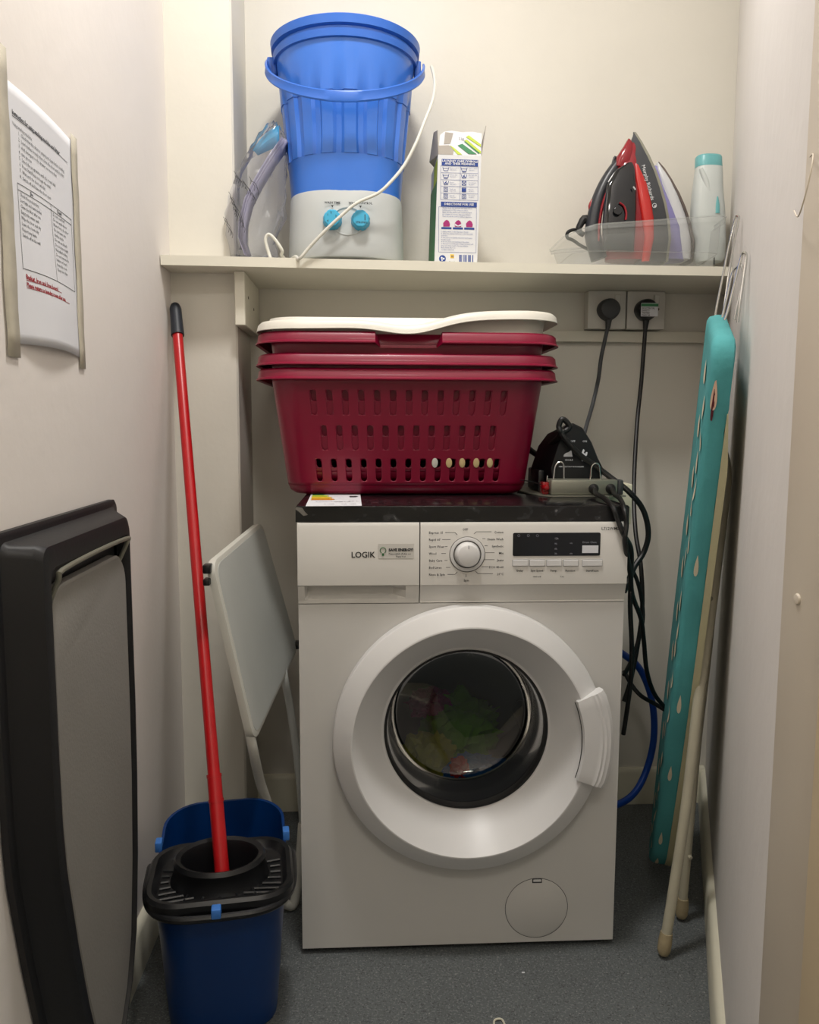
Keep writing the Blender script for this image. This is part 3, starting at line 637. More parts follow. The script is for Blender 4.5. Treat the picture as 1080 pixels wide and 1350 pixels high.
MB().skin([ering(z, rx, ry, 0) for z, rx, ry in ((.468, .149, .146), (.4750, .150, .147), (.4775, .148, .145), (.4785, .141, .138), (.476, .05, .05))]).build('lid', 'blue', mw, ang=40)
HZ = .428
for sgn in (-1, 1):
    MB().box((C0.x+sgn*.1605-.010, C0.y-.014, C0.z+HZ-.018), (C0.x+sgn*.1575+.008, C0.y+.014, C0.z+HZ+.018), .003).build('handle_lug', 'bluedk', mw)
# handle band: strap swept along an arc drooping in front of the tub
rings = []
for k in range(41):
    a = math.pi*k/40; x = -math.cos(a)*.171; f_ = math.sin(a)**.8
    ctr = C0+Vector((x, -.006-.172*f_, HZ+.004-.128*math.sin(a)**.9))
    tn = Vector((math.sin(a), -.95*math.cos(a)*1, 0)); tn.normalize(); out = Vector((tn.y, -tn.x, 0))
    hgt = .0105
    rings.append([ctr+out*o_+Vector((0, 0, z_*hgt)) for o_, z_ in ((-.002, -1), (.0015, -1.05), (.003, -.8), (.0015, 0), (.003, .8), (.0015, 1.05), (-.002, 1))])
MB().skin(rings).build('handle', 'bluedk', mw, ang=40)
# second band round the neck of the tub (water line ridge)
MB().skin([ering(z, rx, rx*.985, 0) for z, rx in ((.430, .1500), (.431, .1560), (.445, .1580), (.447, .1515))], cap=False).build('neck_band', 'bluedk', mw, ang=40)
# knobs and recess
YK = C0.y-.117
MB().lathe([(.030, .004), (.0335, -.0008), (.036, -.0008), (.037, .004)], (C0.x+.006, YK-.0005, SZ+.078), 'Y', 40, sx=1.0, sy=.82).build('oval_trim', 'ltgrey', base)
for kx, lt in ((-.0265, 'THREE MINUTE'), (.0325, 'WASH SELECTOR')):
    kc = Vector((C0.x+kx, YK, SZ+.079)); prof = [(0, -.020), (.0155, -.020), (.0178, -.018), (.0195, -.003), (.0205, -.001), (.0205, .003)]
    kb = MB()
    rg = []
    for r, h in prof:
        rg.append([kc+Vector((r*(1-(.06 if k % 4 == 0 else 0))*math.cos(2*math.pi*k/32), h, r*(1-(.06 if k % 4 == 0 else 0))*math.sin(2*math.pi*k/32))) for k in range(32)])
    kb.skin(rg); kb.b.verts.ensure_lookup_table(); k_ = kb.build('knob', 'aqua', base, ang=30)
    mb = MB(); 
    if kx < 0:
        for i, (u, v) in enumerate(((-.009, .006), (-.002, .011), (.008, .004), (-.009, -.006))): mb.text(str(i+1), kc+Vector((u-.0015, -.0206, v-.002)), ax, az, .006)
    else:
        mb.text('STRONG', kc+Vector((-.010, -.0206, -.010)), ax, az, .0058); mb.box((kc.x+.0085, kc.y-.0206, kc.z-.004), (kc.x+.010, kc.y-.0202, kc.z+.008))
    mb.build('knob_marks', 'ink', k_, smooth=False)
    mb = MB(); cz = SZ+.1085; nm = 'WASH TIME' if kx < 0 else 'WASH CONTROL'
    mb.text(nm, (kc.x, YK-.0006, cz+.004), ax, az, .0062, 'CENTER', .0002); mb.face([(kc.x-.0028, YK-.0006, cz+.001), (kc.x, YK-.0006, cz-.004), (kc.x+.0028, YK-.0006, cz+.001)])
    mb.build('lettering', 'ink', base, smooth=False, fixn=False)
# its white lead
cw = [at(x, y, Y=Y) for x, y, Y in ((569, 88, -.165), (573, 105, -.20), (571, 130, -.24), (560, 160, -.27), (548, 190, -.285), (533, 218, -.29), (515, 240, -.30), (498, 255, -.302), (470, 268, -.305), (447, 287, -.305), (425, 308, -.300), (408, 326, -.293), (395, 341, -.288))]
cw += [Vector((-.152, -.262, SZ+.006)), Vector((-.172, -.22, SZ+.006)), Vector((-.183, -.245, SZ+.012))]
cw += [at(x, y, Y=-.262) for x, y in ((372, 330), (362, 315), (354, 309), (350, 316), (354, 332), (360, 346))]+[Vector((-.19, -.21, SZ+.006))]
tag(MB().tube(cw, .0034, 10).build('white_cord', 'cord_w'), 'white mains lead draped across the front of the blue mini washer', 'cable')

# ------------------------------------------------------------------ plastic bag with hose and papers (left of mini washer)
def crumple(p, s, amp): 
    return p+Vector((math.sin(p.z*s+p.x*70)*amp, math.sin(p.z*s*1.3+p.x*50+1)*amp, math.sin(p.x*s+2)*amp*.4))
bg = thing('plastic_bag', 'clear crinkled plastic bag with black print between the wall column and mini washer', 'bag', (-.24, -.16, SZ))
outl = [(300, 338), (308, 300), (300, 250), (316, 215), (338, 185), (352, 167), (372, 163), (379, 180), (381, 240), (380, 300), (360, 339)]
lft = [(301, 338), (297, 312), (297, 285), (302, 258), (312, 228), (326, 203), (340, 183), (352, 168), (360, 162)]
rgt = [(368, 340), (362, 320), (378, 285), (379, 258), (379, 228), (378, 205), (378, 190), (376, 178), (370, 168)]
rings = []
for i, (l_, r_) in enumerate(zip(lft, rgt)):
    a_, b_ = at(*l_, Y=-.205), at(*r_, Y=-.205); ring = []
    dp = .055*math.sin(math.pi*(.12+.8*i/8))+.004; c_ = (a_+b_)/2; hw = (b_-a_).length/2; ux = (b_-a_).normalized()
    for k in range(26):
        an = 2*math.pi*k/26; w_ = 1+.10*math.sin(5*an+i*1.3)+.05*math.sin(11*an+i)
        ring.append(c_+ux*hw*math.cos(an)*min(1, w_)+Vector((0, dp*math.sin(an)*w_, .004*math.sin(7*an+i*2))))
    for p in ring:
        p.z = max(p.z, SZ+.0015); p.y = max(p.y, -.262)
        if p.x < XC+.006 and p.y > YC-.006: p.x = XC+.006
    rings.append(ring)
mb = MB(); mb.skin(rings); bmesh.ops.subdivide_edges(mb.b, edges=mb.b.edges, cuts=1, use_grid_fill=True)
for v in mb.b.verts: v.co = crumple(v.co, 160, .0018); v.co.z = max(v.co.z, SZ+.001)
film = mb.build('film', 'bag', bg, ang=25)
mb = MB(); rd = random.Random(3)
for (xa, ya, xb, yb, cnt) in ((310, 232, 336, 262, 13), (303, 258, 312, 285, 7), (296, 290, 306, 310, 5), (308, 268, 322, 300, 9), (330, 238, 340, 250, 3)):
    for k in range(cnt):
        t_ = k/max(1, cnt-1); x, y = lerp(xa, xb, t_), lerp(ya, yb, t_)+rd.uniform(-3, 3)
        mb.tube([at(x-1.5, y-5, Y=-.2635), at(x+1.2, y, Y=-.2645), at(x, y+5, Y=-.2635)], .0005, 5, 2)
    mb.tube([at(xa, ya, Y=-.2635), at((xa+xb)/2+2, (ya+yb)/2-2, Y=-.264), at(xb, yb, Y=-.2635)], .0005, 5, 3)
mb.build('black_print', 'ink', film)
# contents: rolled sheets
mb = MB()
for i, (o_, m_) in enumerate(((0, 0), (5, 0), (9, 0))):
    rows_ = []
    for (x, y) in ((372, 180), (352, 208), (334, 238), (322, 262), (315, 290), (314, 312), (322, 335)):
        p = at(x+o_*.6, y+o_*.4, Y=-.235+i*.006); rows_.append([p, p+Vector((.004, .045, 0))])
    mb.skin(rows_, closed=False, cap=False)
tag(mb.build('folded_papers', 'sheet', solid=.0012), 'pale lilac folded sheets bent inside the clear plastic bag', 'papers')
mb = MB(); rows_ = []
for k in range(9):
    t_ = k/8; p = at(lerp(333, 368, t_), lerp(198, 166, t_)+6*math.sin(t_*3.1)*-1, Y=-.20); q = at(lerp(340, 369, t_), lerp(205, 192, t_), Y=-.20); rows_.append([p, (p+q)/2+Vector((0, -.006, 0)), q])
tag(MB().skin(rows_, closed=False, cap=False).build('cyan_sheet', 'cyan', solid=.0012), 'bright cyan plastic sheet sticking up at the top of the bag', 'plastic sheet')
mb = MB()
for pts_ in (((352, 168), (350, 182), (356, 188), (364, 176)), ((338, 190), (336, 204), (333, 214)), ((325, 305), (318, 320), (322, 332)), ((306, 262), (311, 284), (308, 300))):
    pass

# ------------------------------------------------------------------ detergent box
bxo = at(573, 351, Y=-.222); bx1 = at(629, 352, Y=-.222)
db = thing('detergent_box', 'white laundry detergent carton with torn open top and blue printed panels', 'box', (bxo.x+.045, -.15, SZ))
x0, x1 = bxo.x, bx1.x; tilt = .0065; H_ = .232
u = Vector((1, .03, 0)).normalized(); fo = Vector((x0, -.222, SZ+.0012)); up = Vector((tilt/H_, 0, 1))
Wd = x1-x0
def q_(a, z, d=0): return fo+u*a+up*z+Vector((-.02*d, d, 0)) if d >= 0 else fo+u*a+up*z+Vector((0, d, 0))
mb = MB(); Dp = .145
mb.skin([[q_(0, z), q_(Wd, z), q_(Wd, z, Dp), q_(0, z, Dp)] for z in (0, H_)], cap=False); mb.b.faces.new([mb.b.verts.new(p) for p in (q_(0, 0), q_(Wd, 0), q_(Wd, 0, Dp), q_(0, 0, Dp))])
mb.build('carton', 'carton', db, smooth=False, solid=.0012)
# side print
sd_ = Vector((-.0009, 0, 0))
MB().skin([[q_(0, z, .004)+sd_, q_(0, z, Dp-.004)+sd_] for z in (.01, .185)], closed=False, cap=False).build('side_print', 'green', db, smooth=False)
MB().skin([[q_(0, z, .002)+sd_*1.5, q_(0, z, Dp*.5)+sd_*1.5] for z in (.178, .225)], closed=False, cap=False).build('side_print', 'lime', db, smooth=False)
# torn front flap leaning back
fl = []
for a, z in ((0, 0), (Wd, 0), (Wd+.001, .052), (Wd*.8, .055), (Wd*.55, .053), (Wd*.3, .056), (.012, .053), (.003, .045)):
    fl.append(q_(a, H_+z*.97)+Vector((0, .012*z/.055, 0)))
flap = MB().skin([fl, [p+Vector((0, .0012, 0)) for p in fl]]).build('torn_flap', 'carton', db, smooth=False)
def fq(a, z): return q_(a, H_+z*.97)+Vector((0, .012*z/.055-.0008, 0))
MB().face and None
mb = MB()
mb.face([fq(.0, .0), fq(.032, 0), fq(.034, .014), fq(.022, .022), fq(.0, .020)]); mb.face([fq(.012, .024), fq(.026, .026), fq(.032, .05), fq(.014, .052)]); mb.build('torn_patch', 'cartonin', flap, smooth=False, fixn=False)
for (m_, pts_) in (('lime', ((.024, .022), (.034, .016), (.052, .001), (.042, .001))), ('green', ((.042, .022), (.052, .026), (.084, .003), (.066, .003))), ('lime', ((.056, .034), (.062, .036), (.093, .010), (.093, .004))), ('lime', ((.060, .042), (.066, .046), (.093, .026), (.093, .020))), ('green', ((.056, .031), (.058, .032), (.090, .006), (.088, .004)))):
    MB().skin([[fq(*p)+Vector((0, -.0004, 0)) for p in pts_], [fq(*p) for p in pts_]]).build('leaf_print', m_, flap, smooth=False)
MB().text('7 kg', fq(.044, .035)+Vector((0, -.0005, 0)), ax, az, .007).build('lettering', 'inkgrey', flap, smooth=False)
for (pp_, nm) in (([q_(Wd, H_), q_(Wd, H_, .07), q_(Wd+.010, H_+.062, .03), q_(Wd+.008, H_+.064, .004)], 'side_flap'), ([q_(0, H_), q_(0, H_, .09), q_(-.014, H_+.002, .06), q_(-.010, H_+.052, .02), q_(-.004, H_+.05, .0)], 'side_flap')):
    tag(MB().skin([pp_, [p+Vector((.0012, 0, 0)) for p in pp_]]).build(nm, 'cartonin', db, smooth=False), 'torn grey-brown cardboard flap')
def bp_(X_, Y_): # pixels of the 608x1350 detail crop -> carton face coordinates
    a = (X_-lerp(82, 112, (1295-Y_)/995))/385*Wd; return a, (1295-Y_)/995*H_
def fpt(X_, Y_, off=.0009): a, z = bp_(X_, Y_); return q_(a, z)+Vector((0, -off, 0))
def panel(Xa, Ya, Xb, Yb, m_, nm, off=.0009):
    ps = [fpt(Xa, Yb, off), fpt(Xb, Yb, off), fpt(Xb, Ya, off), fpt(Xa, Ya, off)]
    return MB().skin([ps, [p+Vector((0, .0004, 0)) for p in ps]]).build(nm, m_, db, smooth=False)
uz = up.normalized()
def btxt(mb, s_, X_, Y_, size, al='LEFT', bold=0): mb.text(s_, fpt(X_, Y_, .0016), u, uz, size, al, bold)
pa = panel(143, 340, 470, 398, 'inkblue', 'blue_header'); pb = panel(137, 722, 462, 766, 'inkblue', 'blue_header')
mb = MB(); btxt(mb, 'LAUNDRY CARE SYMBOLS', 306, 366, .0066, 'CENTER', .0002); btxt(mb, 'AND THEIR MEANING', 306, 390, .0066, 'CENTER', .0002); btxt(mb, 'DIRECTIONS FOR USE', 300, 753, .0066, 'CENTER', .0002); mb.build('lettering', 'paper', db, smooth=False)
mb = MB()
def bl(x0_, y0_, x1_, y1_, w_=.0003):
    a, b_ = fpt(x0_, y0_, .0012), fpt(x1_, y1_, .0012); d = (b_-a).normalized(); nn = Vector((-d.z, 0, d.x))*w_; mb.face([a-nn, b_-nn, b_+nn, a+nn])
for r in ((134, 402, 470, 704), (118, 770, 458, 1180)):
    bl(r[0], r[1], r[2], r[1]); bl(r[0], r[3], r[2], r[3]); bl(r[0], r[1], r[0], r[3]); bl(r[2], r[1], r[2], r[3])
for y in (462, 525, 584, 645): bl(137, y, 468, y)
bl(310, 402, 308, 704)
def glyph(X_, Y_, k):
    if k in (0, 1): 
        bl(X_-28, Y_-16, X_-18, Y_+16, .0005); bl(X_-18, Y_+16, X_+18, Y_+16, .0005); bl(X_+18, Y_+16, X_+28, Y_-16, .0005); bl(X_-24, Y_-6, X_+24, Y_-6, .0004)
        if k == 1: bl(X_-18, Y_+23, X_+18, Y_+23, .0005)
    elif k == 2:
        bl(X_-26, Y_-16, X_-16, Y_+16, .0005); bl(X_-16, Y_+16, X_+16, Y_+16, .0005); bl(X_+16, Y_+16, X_+26, Y_-16, .0005); bl(X_-12, Y_+12, X_+6, Y_-14, .0007); bl(X_-8, Y_-6, X_+14, Y_+10, .0007)
    else:
        bl(X_-18, Y_-18, X_+18, Y_-18, .0005); bl(X_-18, Y_+18, X_+18, Y_+18, .0005); bl(X_-18, Y_-18, X_-18, Y_+18, .0005); bl(X_+18, Y_-18, X_+18, Y_+18, .0005)
        if k == 4: bl(X_-18, Y_-18, X_+18, Y_+18, .0005); bl(X_-18, Y_+18, X_+18, Y_-18, .0005)
        if k == 5:
            for dy in (-10, -3, 4, 11): bl(X_-16, Y_+dy, X_+16, Y_+dy, .0008)
        if k == 3:
            for dx, dy in ((-9, -9), (9, -9), (9, 9), (-9, 9)): bl(X_+dx, Y_+dy, X_-dy*.8, Y_+dx*.8, .0004)
for y, kl, kr in ((428, 0, 1), (490, 1, 2), (552, 2, 4), (612, 3, 5), (672, 3, 3)): glyph(180, y, kl); glyph(344, y, kr)
mb.build('care_symbols', 'inkblue', db, smooth=False, fixn=False)
mb = MB()
for y, a_, b_ in ((423, 'Wash at reduced', 'Wash at a gentle'), (485, 'Synthetic wash', 'Hand wash only'), (552, 'Machine', 'Do not bleach'), (612, 'Tumble dry', 'Dry clean'), (668, 'Iron cool', 'Iron medium')):
    btxt(mb, a_, 214, y, .0028); btxt(mb, 'temperature', 214, y+16, .0028); btxt(mb, b_, 384, y-2, .0028); btxt(mb, 'only please', 384, y+14, .0028)
for i, s_ in enumerate(('Always check the garment care label before', 'washing and sort by colour and fabric.', 'Make sure the drum is not overloaded and', 'the powder goes in the dispenser drawer.', 'Then choose the correct wash programme.')): btxt(mb, s_, 150, 784+i*19, .0037)
for i, s_ in enumerate(('1. Add powder to the dispenser drawer.', '2. Close the drawer before you start the wash', 'and rinse.', '3. Use more for heavily soiled and hard water', 'the first wash.', '4. Do not leave wet washing in the drum.', '5. Store in a cool dry place away from heat and', 'keep out of the reach of young children.', 'Rinse hands after use.', 'Contains mild soap.')): btxt(mb, s_, 140, 998+i*18.3, .0037)
mb.build('small_print', 'inkblue', db, smooth=False)
for X_ in (188, 292, 395):
    ps = [fpt(X_+dx, 915+dy, .0009) for dx, dy in ((-28, 32), (-30, 0), (-12, -22), (4, -30), (22, -18), (32, 8), (28, 32))]; MB().skin([ps, [p+Vector((0, .0004, 0)) for p in ps]]).build('washing_picture', 'magenta', db, smooth=False); panel(X_-46, 952, X_+46, 970, 'inkblue', 'caption_band')
ps = [fpt(262+dx, 910+dy, .0013) for dx, dy in ((0, 5), (30, 26), (66, 8), (60, 28), (30, 34), (4, 26))]
MB().skin([ps, [p+Vector((0, .0003, 0)) for p in ps]]).build('washing_picture', 'paper', db, smooth=False)
mb = MB()
for k in range(13): 
    if k % 4 != 3: w0 = 305+k*10; a, b_ = w0, w0+(6 if k % 3 else 8); ps = [fpt(a, 1290), fpt(b_, 1290), fpt(b_, 1202), fpt(a, 1202)]; mb.face(ps)
mb.build('barcode', 'inkblue', db, smooth=False, fixn=False)
c_ = fpt(153, 1240); em = MB().lathe([(0, -.0002), (.0075, -.0002), (.0075, .0004)], c_, 'Y', 24).build('round_emblem', 'inkblue', db)
MB().lathe([(0, -.0005), (.0022, -.0005), (.0022, -.0003)], c_+Vector((-.0015, 0, .0015)), 'Y', 12).lathe([(0, -.0005), (.0020, -.0005), (.0020, -.0003)], c_+Vector((.0028, 0, .0)), 'Y', 12).lathe([(0, -.0005), (.0018, -.0005), (.0018, -.0003)], c_+Vector((-.0008, 0, -.003)), 'Y', 12).build('emblem_spots', 'paper', db)
panel(224, 1198, 258, 1234, 'yellow', 'square_emblem'); mb = MB(); btxt(mb, 'H', 234, 1226, .006, bold=.0002); mb.build('lettering', 'inkblue', db, smooth=False)
mb = MB(); btxt(mb, 'Recycle', 214, 1274, .0045); mb.build('lettering', 'inkgreen', db, smooth=False)

# ------------------------------------------------------------------ tray with irons and bottle
tr = thing('plastic_tray', 'translucent plastic tray holding two irons and a bottle on the shelf', 'tray', (.61, -.15, SZ))
def trring(z, ins, cut=0):
    P_ = [(.455+ins, -.205), (.455+ins+.03, -.232+ins*.5), (.50, -.240+ins), (.765-ins, -.240+ins), (.783-ins, -.228+ins), (.787-ins, -.21), (.800-ins, -.07), (.795-ins, -.045-ins), (.78-ins, -.035-ins), (.48+ins, -.035-ins), (.462+ins, -.05-ins), (.455+ins, -.07)]
    out = []
    for x, y in P_:
        zz = z
        if z > .05: zz = z*lerp(.62, 1, max(0, min(1, (x-.45)/.115)))
        out.append(Vector((x-(.010*z/.1 if x < .5 else 0), y, SZ+.0015+zz)))
    return out
prof_ = [(0, .012), (.030, .006), (.032, .004), (.095, .0), (.096, -.006), (.108, -.007)]
mb = MB(); mb.skin([trring(z, i_) for z, i_ in prof_], cap=False); mb.b.verts.ensure_lookup_table(); mb.b.faces.new(mb.b.verts[:12]); mb.build('basin', 'tray', tr, ang=50, solid=.0016)
MB().tube(trring(.108, -.0075), .0017, 8, 1, closed=True).build('lip', 'tray', tr)
MB().tube(trring(.031, .0050), .0010, 6, 1, closed=True).build('ridge', 'tray', tr)
mbk = MB(); pk = at(942, 345, Y=-.243); mbk.box((pk.x-.001, -.2425, pk.z-.006), (pk.x+.001, -.2405, pk.z+.009)); mbk.build('pen_mark', 'ink', tr)

def loft_side(spec, m, name, parent, Yc, ang=40, nseg=20):
    """spec rows: (xL_px, yL_px, xR_px, yR_px, half_depth, Y shift): cross sections of a body seen from the side"""
    rings = []
    for xl, yl, xr_, yr, hd_, dy in spec:
        a, b_ = at(xl, yl, Y=Yc+dy), at(xr_, yr, Y=Yc+dy); c_ = (a+b_)/2; h = (b_-a)/2
        ring = []
        for k in range(nseg):
            an = 2*math.pi*k/nseg; ca, sa = math.cos(an), math.sin(an)
            ring.append(c_+h*(abs(ca)**.8*(1 if ca >= 0 else -1))+Vector((0, hd_*(abs(sa)**.8*(1 if sa >= 0 else -1)), 0)))
        rings.append(ring)
    return MB().skin(rings).build(name, m, parent, ang=ang)
YI = -.142
ir = thing('steam_iron', 'red and black steam iron standing on its heel in the tray', 'iron', (.6, YI, SZ+.01))
# outline on the sole side (right), from tip to heel
sole = [(838.5, 174), (847, 187), (857, 205), (866, 225), (873, 246), (879, 268), (883.5, 292), (885, 315), (881, 345)]
hw = [.002, .014, .025, .034, .041, .046, .048, .047, .038]
mb = MB(); rg = []
for (x, y), h in zip(sole, hw):
    p = at(x, y, Y=YI-h); p.y = YI; q = at(x-3.2, y+1, Y=YI-h); q.y = YI; rg.append([p+Vector((0, -h, 0)), p+Vector((0, h, 0)), q+Vector((0, h, 0)), q+Vector((0, -h, 0))])
mb.skin(rg); mb.build('soleplate', 'steel', ir, smooth=False)
skirt_ = [(837, 174), (827, 196), (822, 215), (829, 240), (840, 262), (847, 285), (850, 310), (845, 345)]
rg = []; N_ = len(sole)
for i, ((x, y), h) in enumerate(zip(sole, hw)):
    j = min(i, len(skirt_)-1); sx_, sy_ = [(837, 174), (833, 187), (829, 203), (828, 222), (834, 246), (841, 268), (846, 292), (848, 315), (845, 345)][i]
    p = at(x-3, y, Y=YI-h); p.y = YI; q = at(sx_, sy_, Y=YI-h*.62); q.y = YI; rg.append([p+Vector((0, -h*.98, 0)), p+Vector((0, h*.98, 0)), q+Vector((0, h*.62, 0)), q+Vector((0, -h*.62, 0))])
mb = MB().skin(rg); mb.bevel(.0015, 1); mb.build('skirt', 'idark', ir, ang=30)
loft_side([(835, 182, 838, 186, .006, 0), (828, 192, 842, 200, .014, 0), (818, 208, 849, 218, .021, 0), (810, 225, 857, 240, .027, 0), (803, 250, 862, 262, .031, 0), (797, 280, 866, 288, .033, 0), (794, 310, 868, 314, .034, 0), (798, 344, 862, 346, .032, 0)], 'ired', 'water_tank', ir, YI)
loft_side([(836, 215, 846, 222, .006, -.018), (838, 235, 854, 245, .008, -.027), (842, 260, 859, 268, .009, -.031), (846, 285, 862, 290, .009, -.033), (850, 312, 862, 314, .009, -.033), (846, 345, 856, 345, .007, -.030)], 'iredb', 'tank_window', ir, YI)
loft_side([(830, 213, 836, 216, .004, -.018), (812, 224, 838, 230, .006, -.027), (800, 245, 839, 250, .008, -.032), (796, 272, 839, 276, .010, -.034), (794, 296, 838, 298, .010, -.035), (796, 330, 836, 332, .008, -.035)], 'iblack', 'handle_well', ir, YI)
han = [at(x, y, Y=YI) for x, y in ((790, 342), (782, 312), (783, 292), (788, 268), (797, 245), (808, 226), (819, 212), (829, 203))]
MB().tube(han, [.019, .019, .0175, .0165, .0150, .0135, .012, .009], 16, 5).build('handle', 'idark', ir)
MB().tube([at(x, y, Y=YI-.016) for x, y in ((789, 318), (791, 290), (797, 262), (808, 240), (820, 222), (832, 210), (834, 225))], .0030, 8, 5).build('red_trim', 'ired', ir)
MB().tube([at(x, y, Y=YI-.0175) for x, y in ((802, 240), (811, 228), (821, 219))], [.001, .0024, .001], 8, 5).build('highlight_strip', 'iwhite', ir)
MB().tube([at(x, y, Y=YI) for x, y in ((808, 216), (811, 207), (815, 214), (816, 222))], [.003, .003, .004, .002], 8, 4).build('spray_button', 'idark', ir)
loft_side([(828, 183, 833, 190, .008, -.004), (822, 193, 834, 200, .012, -.006), (813, 207, 833, 216, .015, -.008), (812, 219, 824, 222, .008, -.01)], 'ired', 'nose', ir, YI)
MB().lathe([(0, -.008), (.008, -.008), (.010, -.004), (.010, .004)], at(814, 279, Y=YI-.046), 'Y', 20).build('dial', 'iblack', ir)
MB().tube([at(x, y, Y=YI-.047) for x, y in ((817, 267), (823, 272), (826, 281), (825, 290))], .0024, 8, 4).build('dial_mark', 'ired', ir)
MB().tube([at(x, y, Y=YI) for x, y in ((790, 252), (785, 262), (780, 272), (782, 285))], [.004, .007, .008, .006], 10, 4).build('thumb_button', 'ired', ir)
MB().tube([at(x, y, Y=YI+.005) for x, y in ((783, 300), (772, 288), (766, 295), (763, 304), (770, 310))], [.012, .009, .008, .007, .006], 10, 4).build('cord_boot', 'black', ir)
MB().tube([at(x, y, Y=Y_) for x, y, Y_ in ((764, 306, -.16), (757, 303, -.175), (749, 306, -.18), (748, 313, -.175), (756, 317, -.16), (768, 325, -.14), (790, 335, -.12))], .0038, 10).build('cord', 'cord_b', ir)
mb = MB()
# lettering along the sole side
ua = (at(860, 262, Y=YI)-at(847, 215, Y=YI)).normalized(); vb = Vector((0, -1, 0)).cross(ua)*1.0
mb.text('Morphy Richards', at(846, 218, Y=YI-.043), ua, Vector((-ua.z, 0, ua.x))*1, .0115)
mb.build('lettering', 'iwhite', ir, smooth=False)
MB().lathe([(.0040, -.0005), (.0052, -.0005)], at(863, 271, Y=YI-.044), 'Y', 24).lathe([(0, -.0005), (.0026, -.0005)], at(864, 272, Y=YI-.044), 'Y', 16).build('round_emblem', 'iwhite', ir)
MB().tube([at(x, y, Y=YI-.045) for x, y in ((835, 246), (838, 250))], .0016, 8, 0).build('steam_mark', 'iwhite', ir)
# second iron
YJ2 = -.085
i2 = thing('steam_iron', 'white and lilac steam iron leaning behind the red one in the tray', 'iron', (.73, YJ2, SZ+.01))
s2 = [(869, 213), (877, 222), (886, 236), (896, 254), (904, 272), (911, 293), (916, 318), (914, 345)]; h2 = [.002, .012, .022, .031, .038, .042, .044, .036]
rg = []
for (x, y), h in zip(s2, h2):
    p = at(x, y, Y=YJ2-h); p.y = YJ2; q = at(x-2.2, y+1.5, Y=YJ2-h); q.y = YJ2; rg.append([p+Vector((0, -h, 0)), p+Vector((0, h, 0)), q+Vector((0, h, 0)), q+Vector((0, -h, 0))])
MB().skin(rg).build('soleplate', 'soleplate', i2, smooth=False)
loft_side([(866, 214, 869, 218, .006, 0), (864, 224, 875, 228, .016, 0), (866, 240, 885, 243, .024, 0), (870, 262, 895, 264, .031, 0), (874, 285, 904, 288, .036, 0), (878, 315, 911, 318, .038, 0), (880, 344, 910, 345, .034, 0)], 'iwhite', 'body', i2, YJ2)
loft_side([(862, 219, 868, 222, .008, 0), (858, 240, 872, 246, .020, -.004), (858, 270, 884, 274, .028, -.008), (860, 300, 896, 303, .033, -.010), (862, 344, 900, 345, .033, -.010)], 'lilac', 'water_tank', i2, YJ2)
MB().tube([at(x, y, Y=YJ2+.01) for x, y in ((846, 330), (838, 290), (842, 255), (856, 230), (866, 221))], [.012, .012, .011, .009, .006], 12, 5).build('handle', 'lilac', i2)
# bottle
YB2 = -.125
bo = thing('plastic_bottle', 'white pearl plastic bottle with teal cap in the tray corner', 'bottle', (.78, YB2, SZ+.005))
loft_side([(918, 220, 951, 221, .024, 0), (917, 228, 951.5, 228, .026, 0), (915.5, 240, 951.5, 240, .027, 0), (913.5, 255, 952, 255, .029, 0), (912, 275, 954, 275, .030, 0), (912, 300, 955, 300, .030, 0), (917, 316, 955, 316, .029, 0), (916, 340, 954, 340, .029, 0), (919, 346, 951, 346, .026, 0)], 'bottle', 'body', bo, YB2, nseg=32)
loft_side([(919, 206, 949.5, 207, .0225, 0), (918, 208, 950.5, 209, .0245, 0), (917.5, 221, 951, 222, .0245, 0)], 'tealcap', 'cap', bo, YB2, ang=60, nseg=32)
MB().tube([at(x, y, Y=YB2-.022) for x, y in ((924, 222), (931, 240), (936, 262), (939, 285), (941, 305))], [.004, .007, .007, .006, .003], 12, 4).build('grip_ridge', 'bottle', bo)
loft_side([(945.5, 259, 947, 259, .001, 0), (944, 270, 949, 270, .002, 0), (943.5, 281, 949, 281, .002, 0)], 'tealcap', 'level_window', bo, YB2-.030)

# ------------------------------------------------------------------ ironing board
ibT, ibB = Vector((.617, -.64, 1.182)), Vector((.662, -.325, .030))
ib = thing('ironing_board', 'tall ironing board in teal drop-print cover leaning on the right wall', 'ironing board', (.64, -.45, 0))
Ld = (ibB-ibT); LEN = Ld.length; Ld.normalize()
Wdir = Vector((.335, .942, 0)); Wdir = (Wdir-Ld*Wdir.dot(Ld)).normalized(); Nd = Wdir.cross(Ld).normalized()
if Nd.x > 0: Nd = -Nd
def hwid(s): 
    if s < .03: return .152-.034*(1-math.sqrt(max(0, 1-(1-s/.03)**2)))
    if s < .5: return .152
    t_ = (s-.5)/.5
    return .152*(1-t_**1.8*.62)*math.sqrt(max(0.0, 1-max(0, (t_-.86)/.14)**2)*.94+.06)
def ibp(s, wv, nv): return ibT+Ld*(s*LEN)+Wdir*wv+Nd*nv
TH = .036
def section(s, k=1.0):
    h = hwid(s); wob = .0012*math.sin(s*60)+.0008*math.sin(s*113); T_ = TH*k
    return [(-h+.012, T_*.62+wob), (-h*.6, T_*.62), (0, T_*.64), (h*.6, T_*.62), (h-.012, T_*.6), (h-.003, T_*.42), (h, T_*.1), (h-.001, -T_*.32), (h-.01, -T_*.36), (-h+.01, -T_*.36), (-h+.001, -T_*.32+wob), (-h-.001+wob, T_*.0), (-h+.0005, T_*.35), (-h+.004, T_*.54)]
rings = []
ss = [0, .004, .012]+[.012+(.976)*k/60 for k in range(1, 61)]+[.995, 1.0]
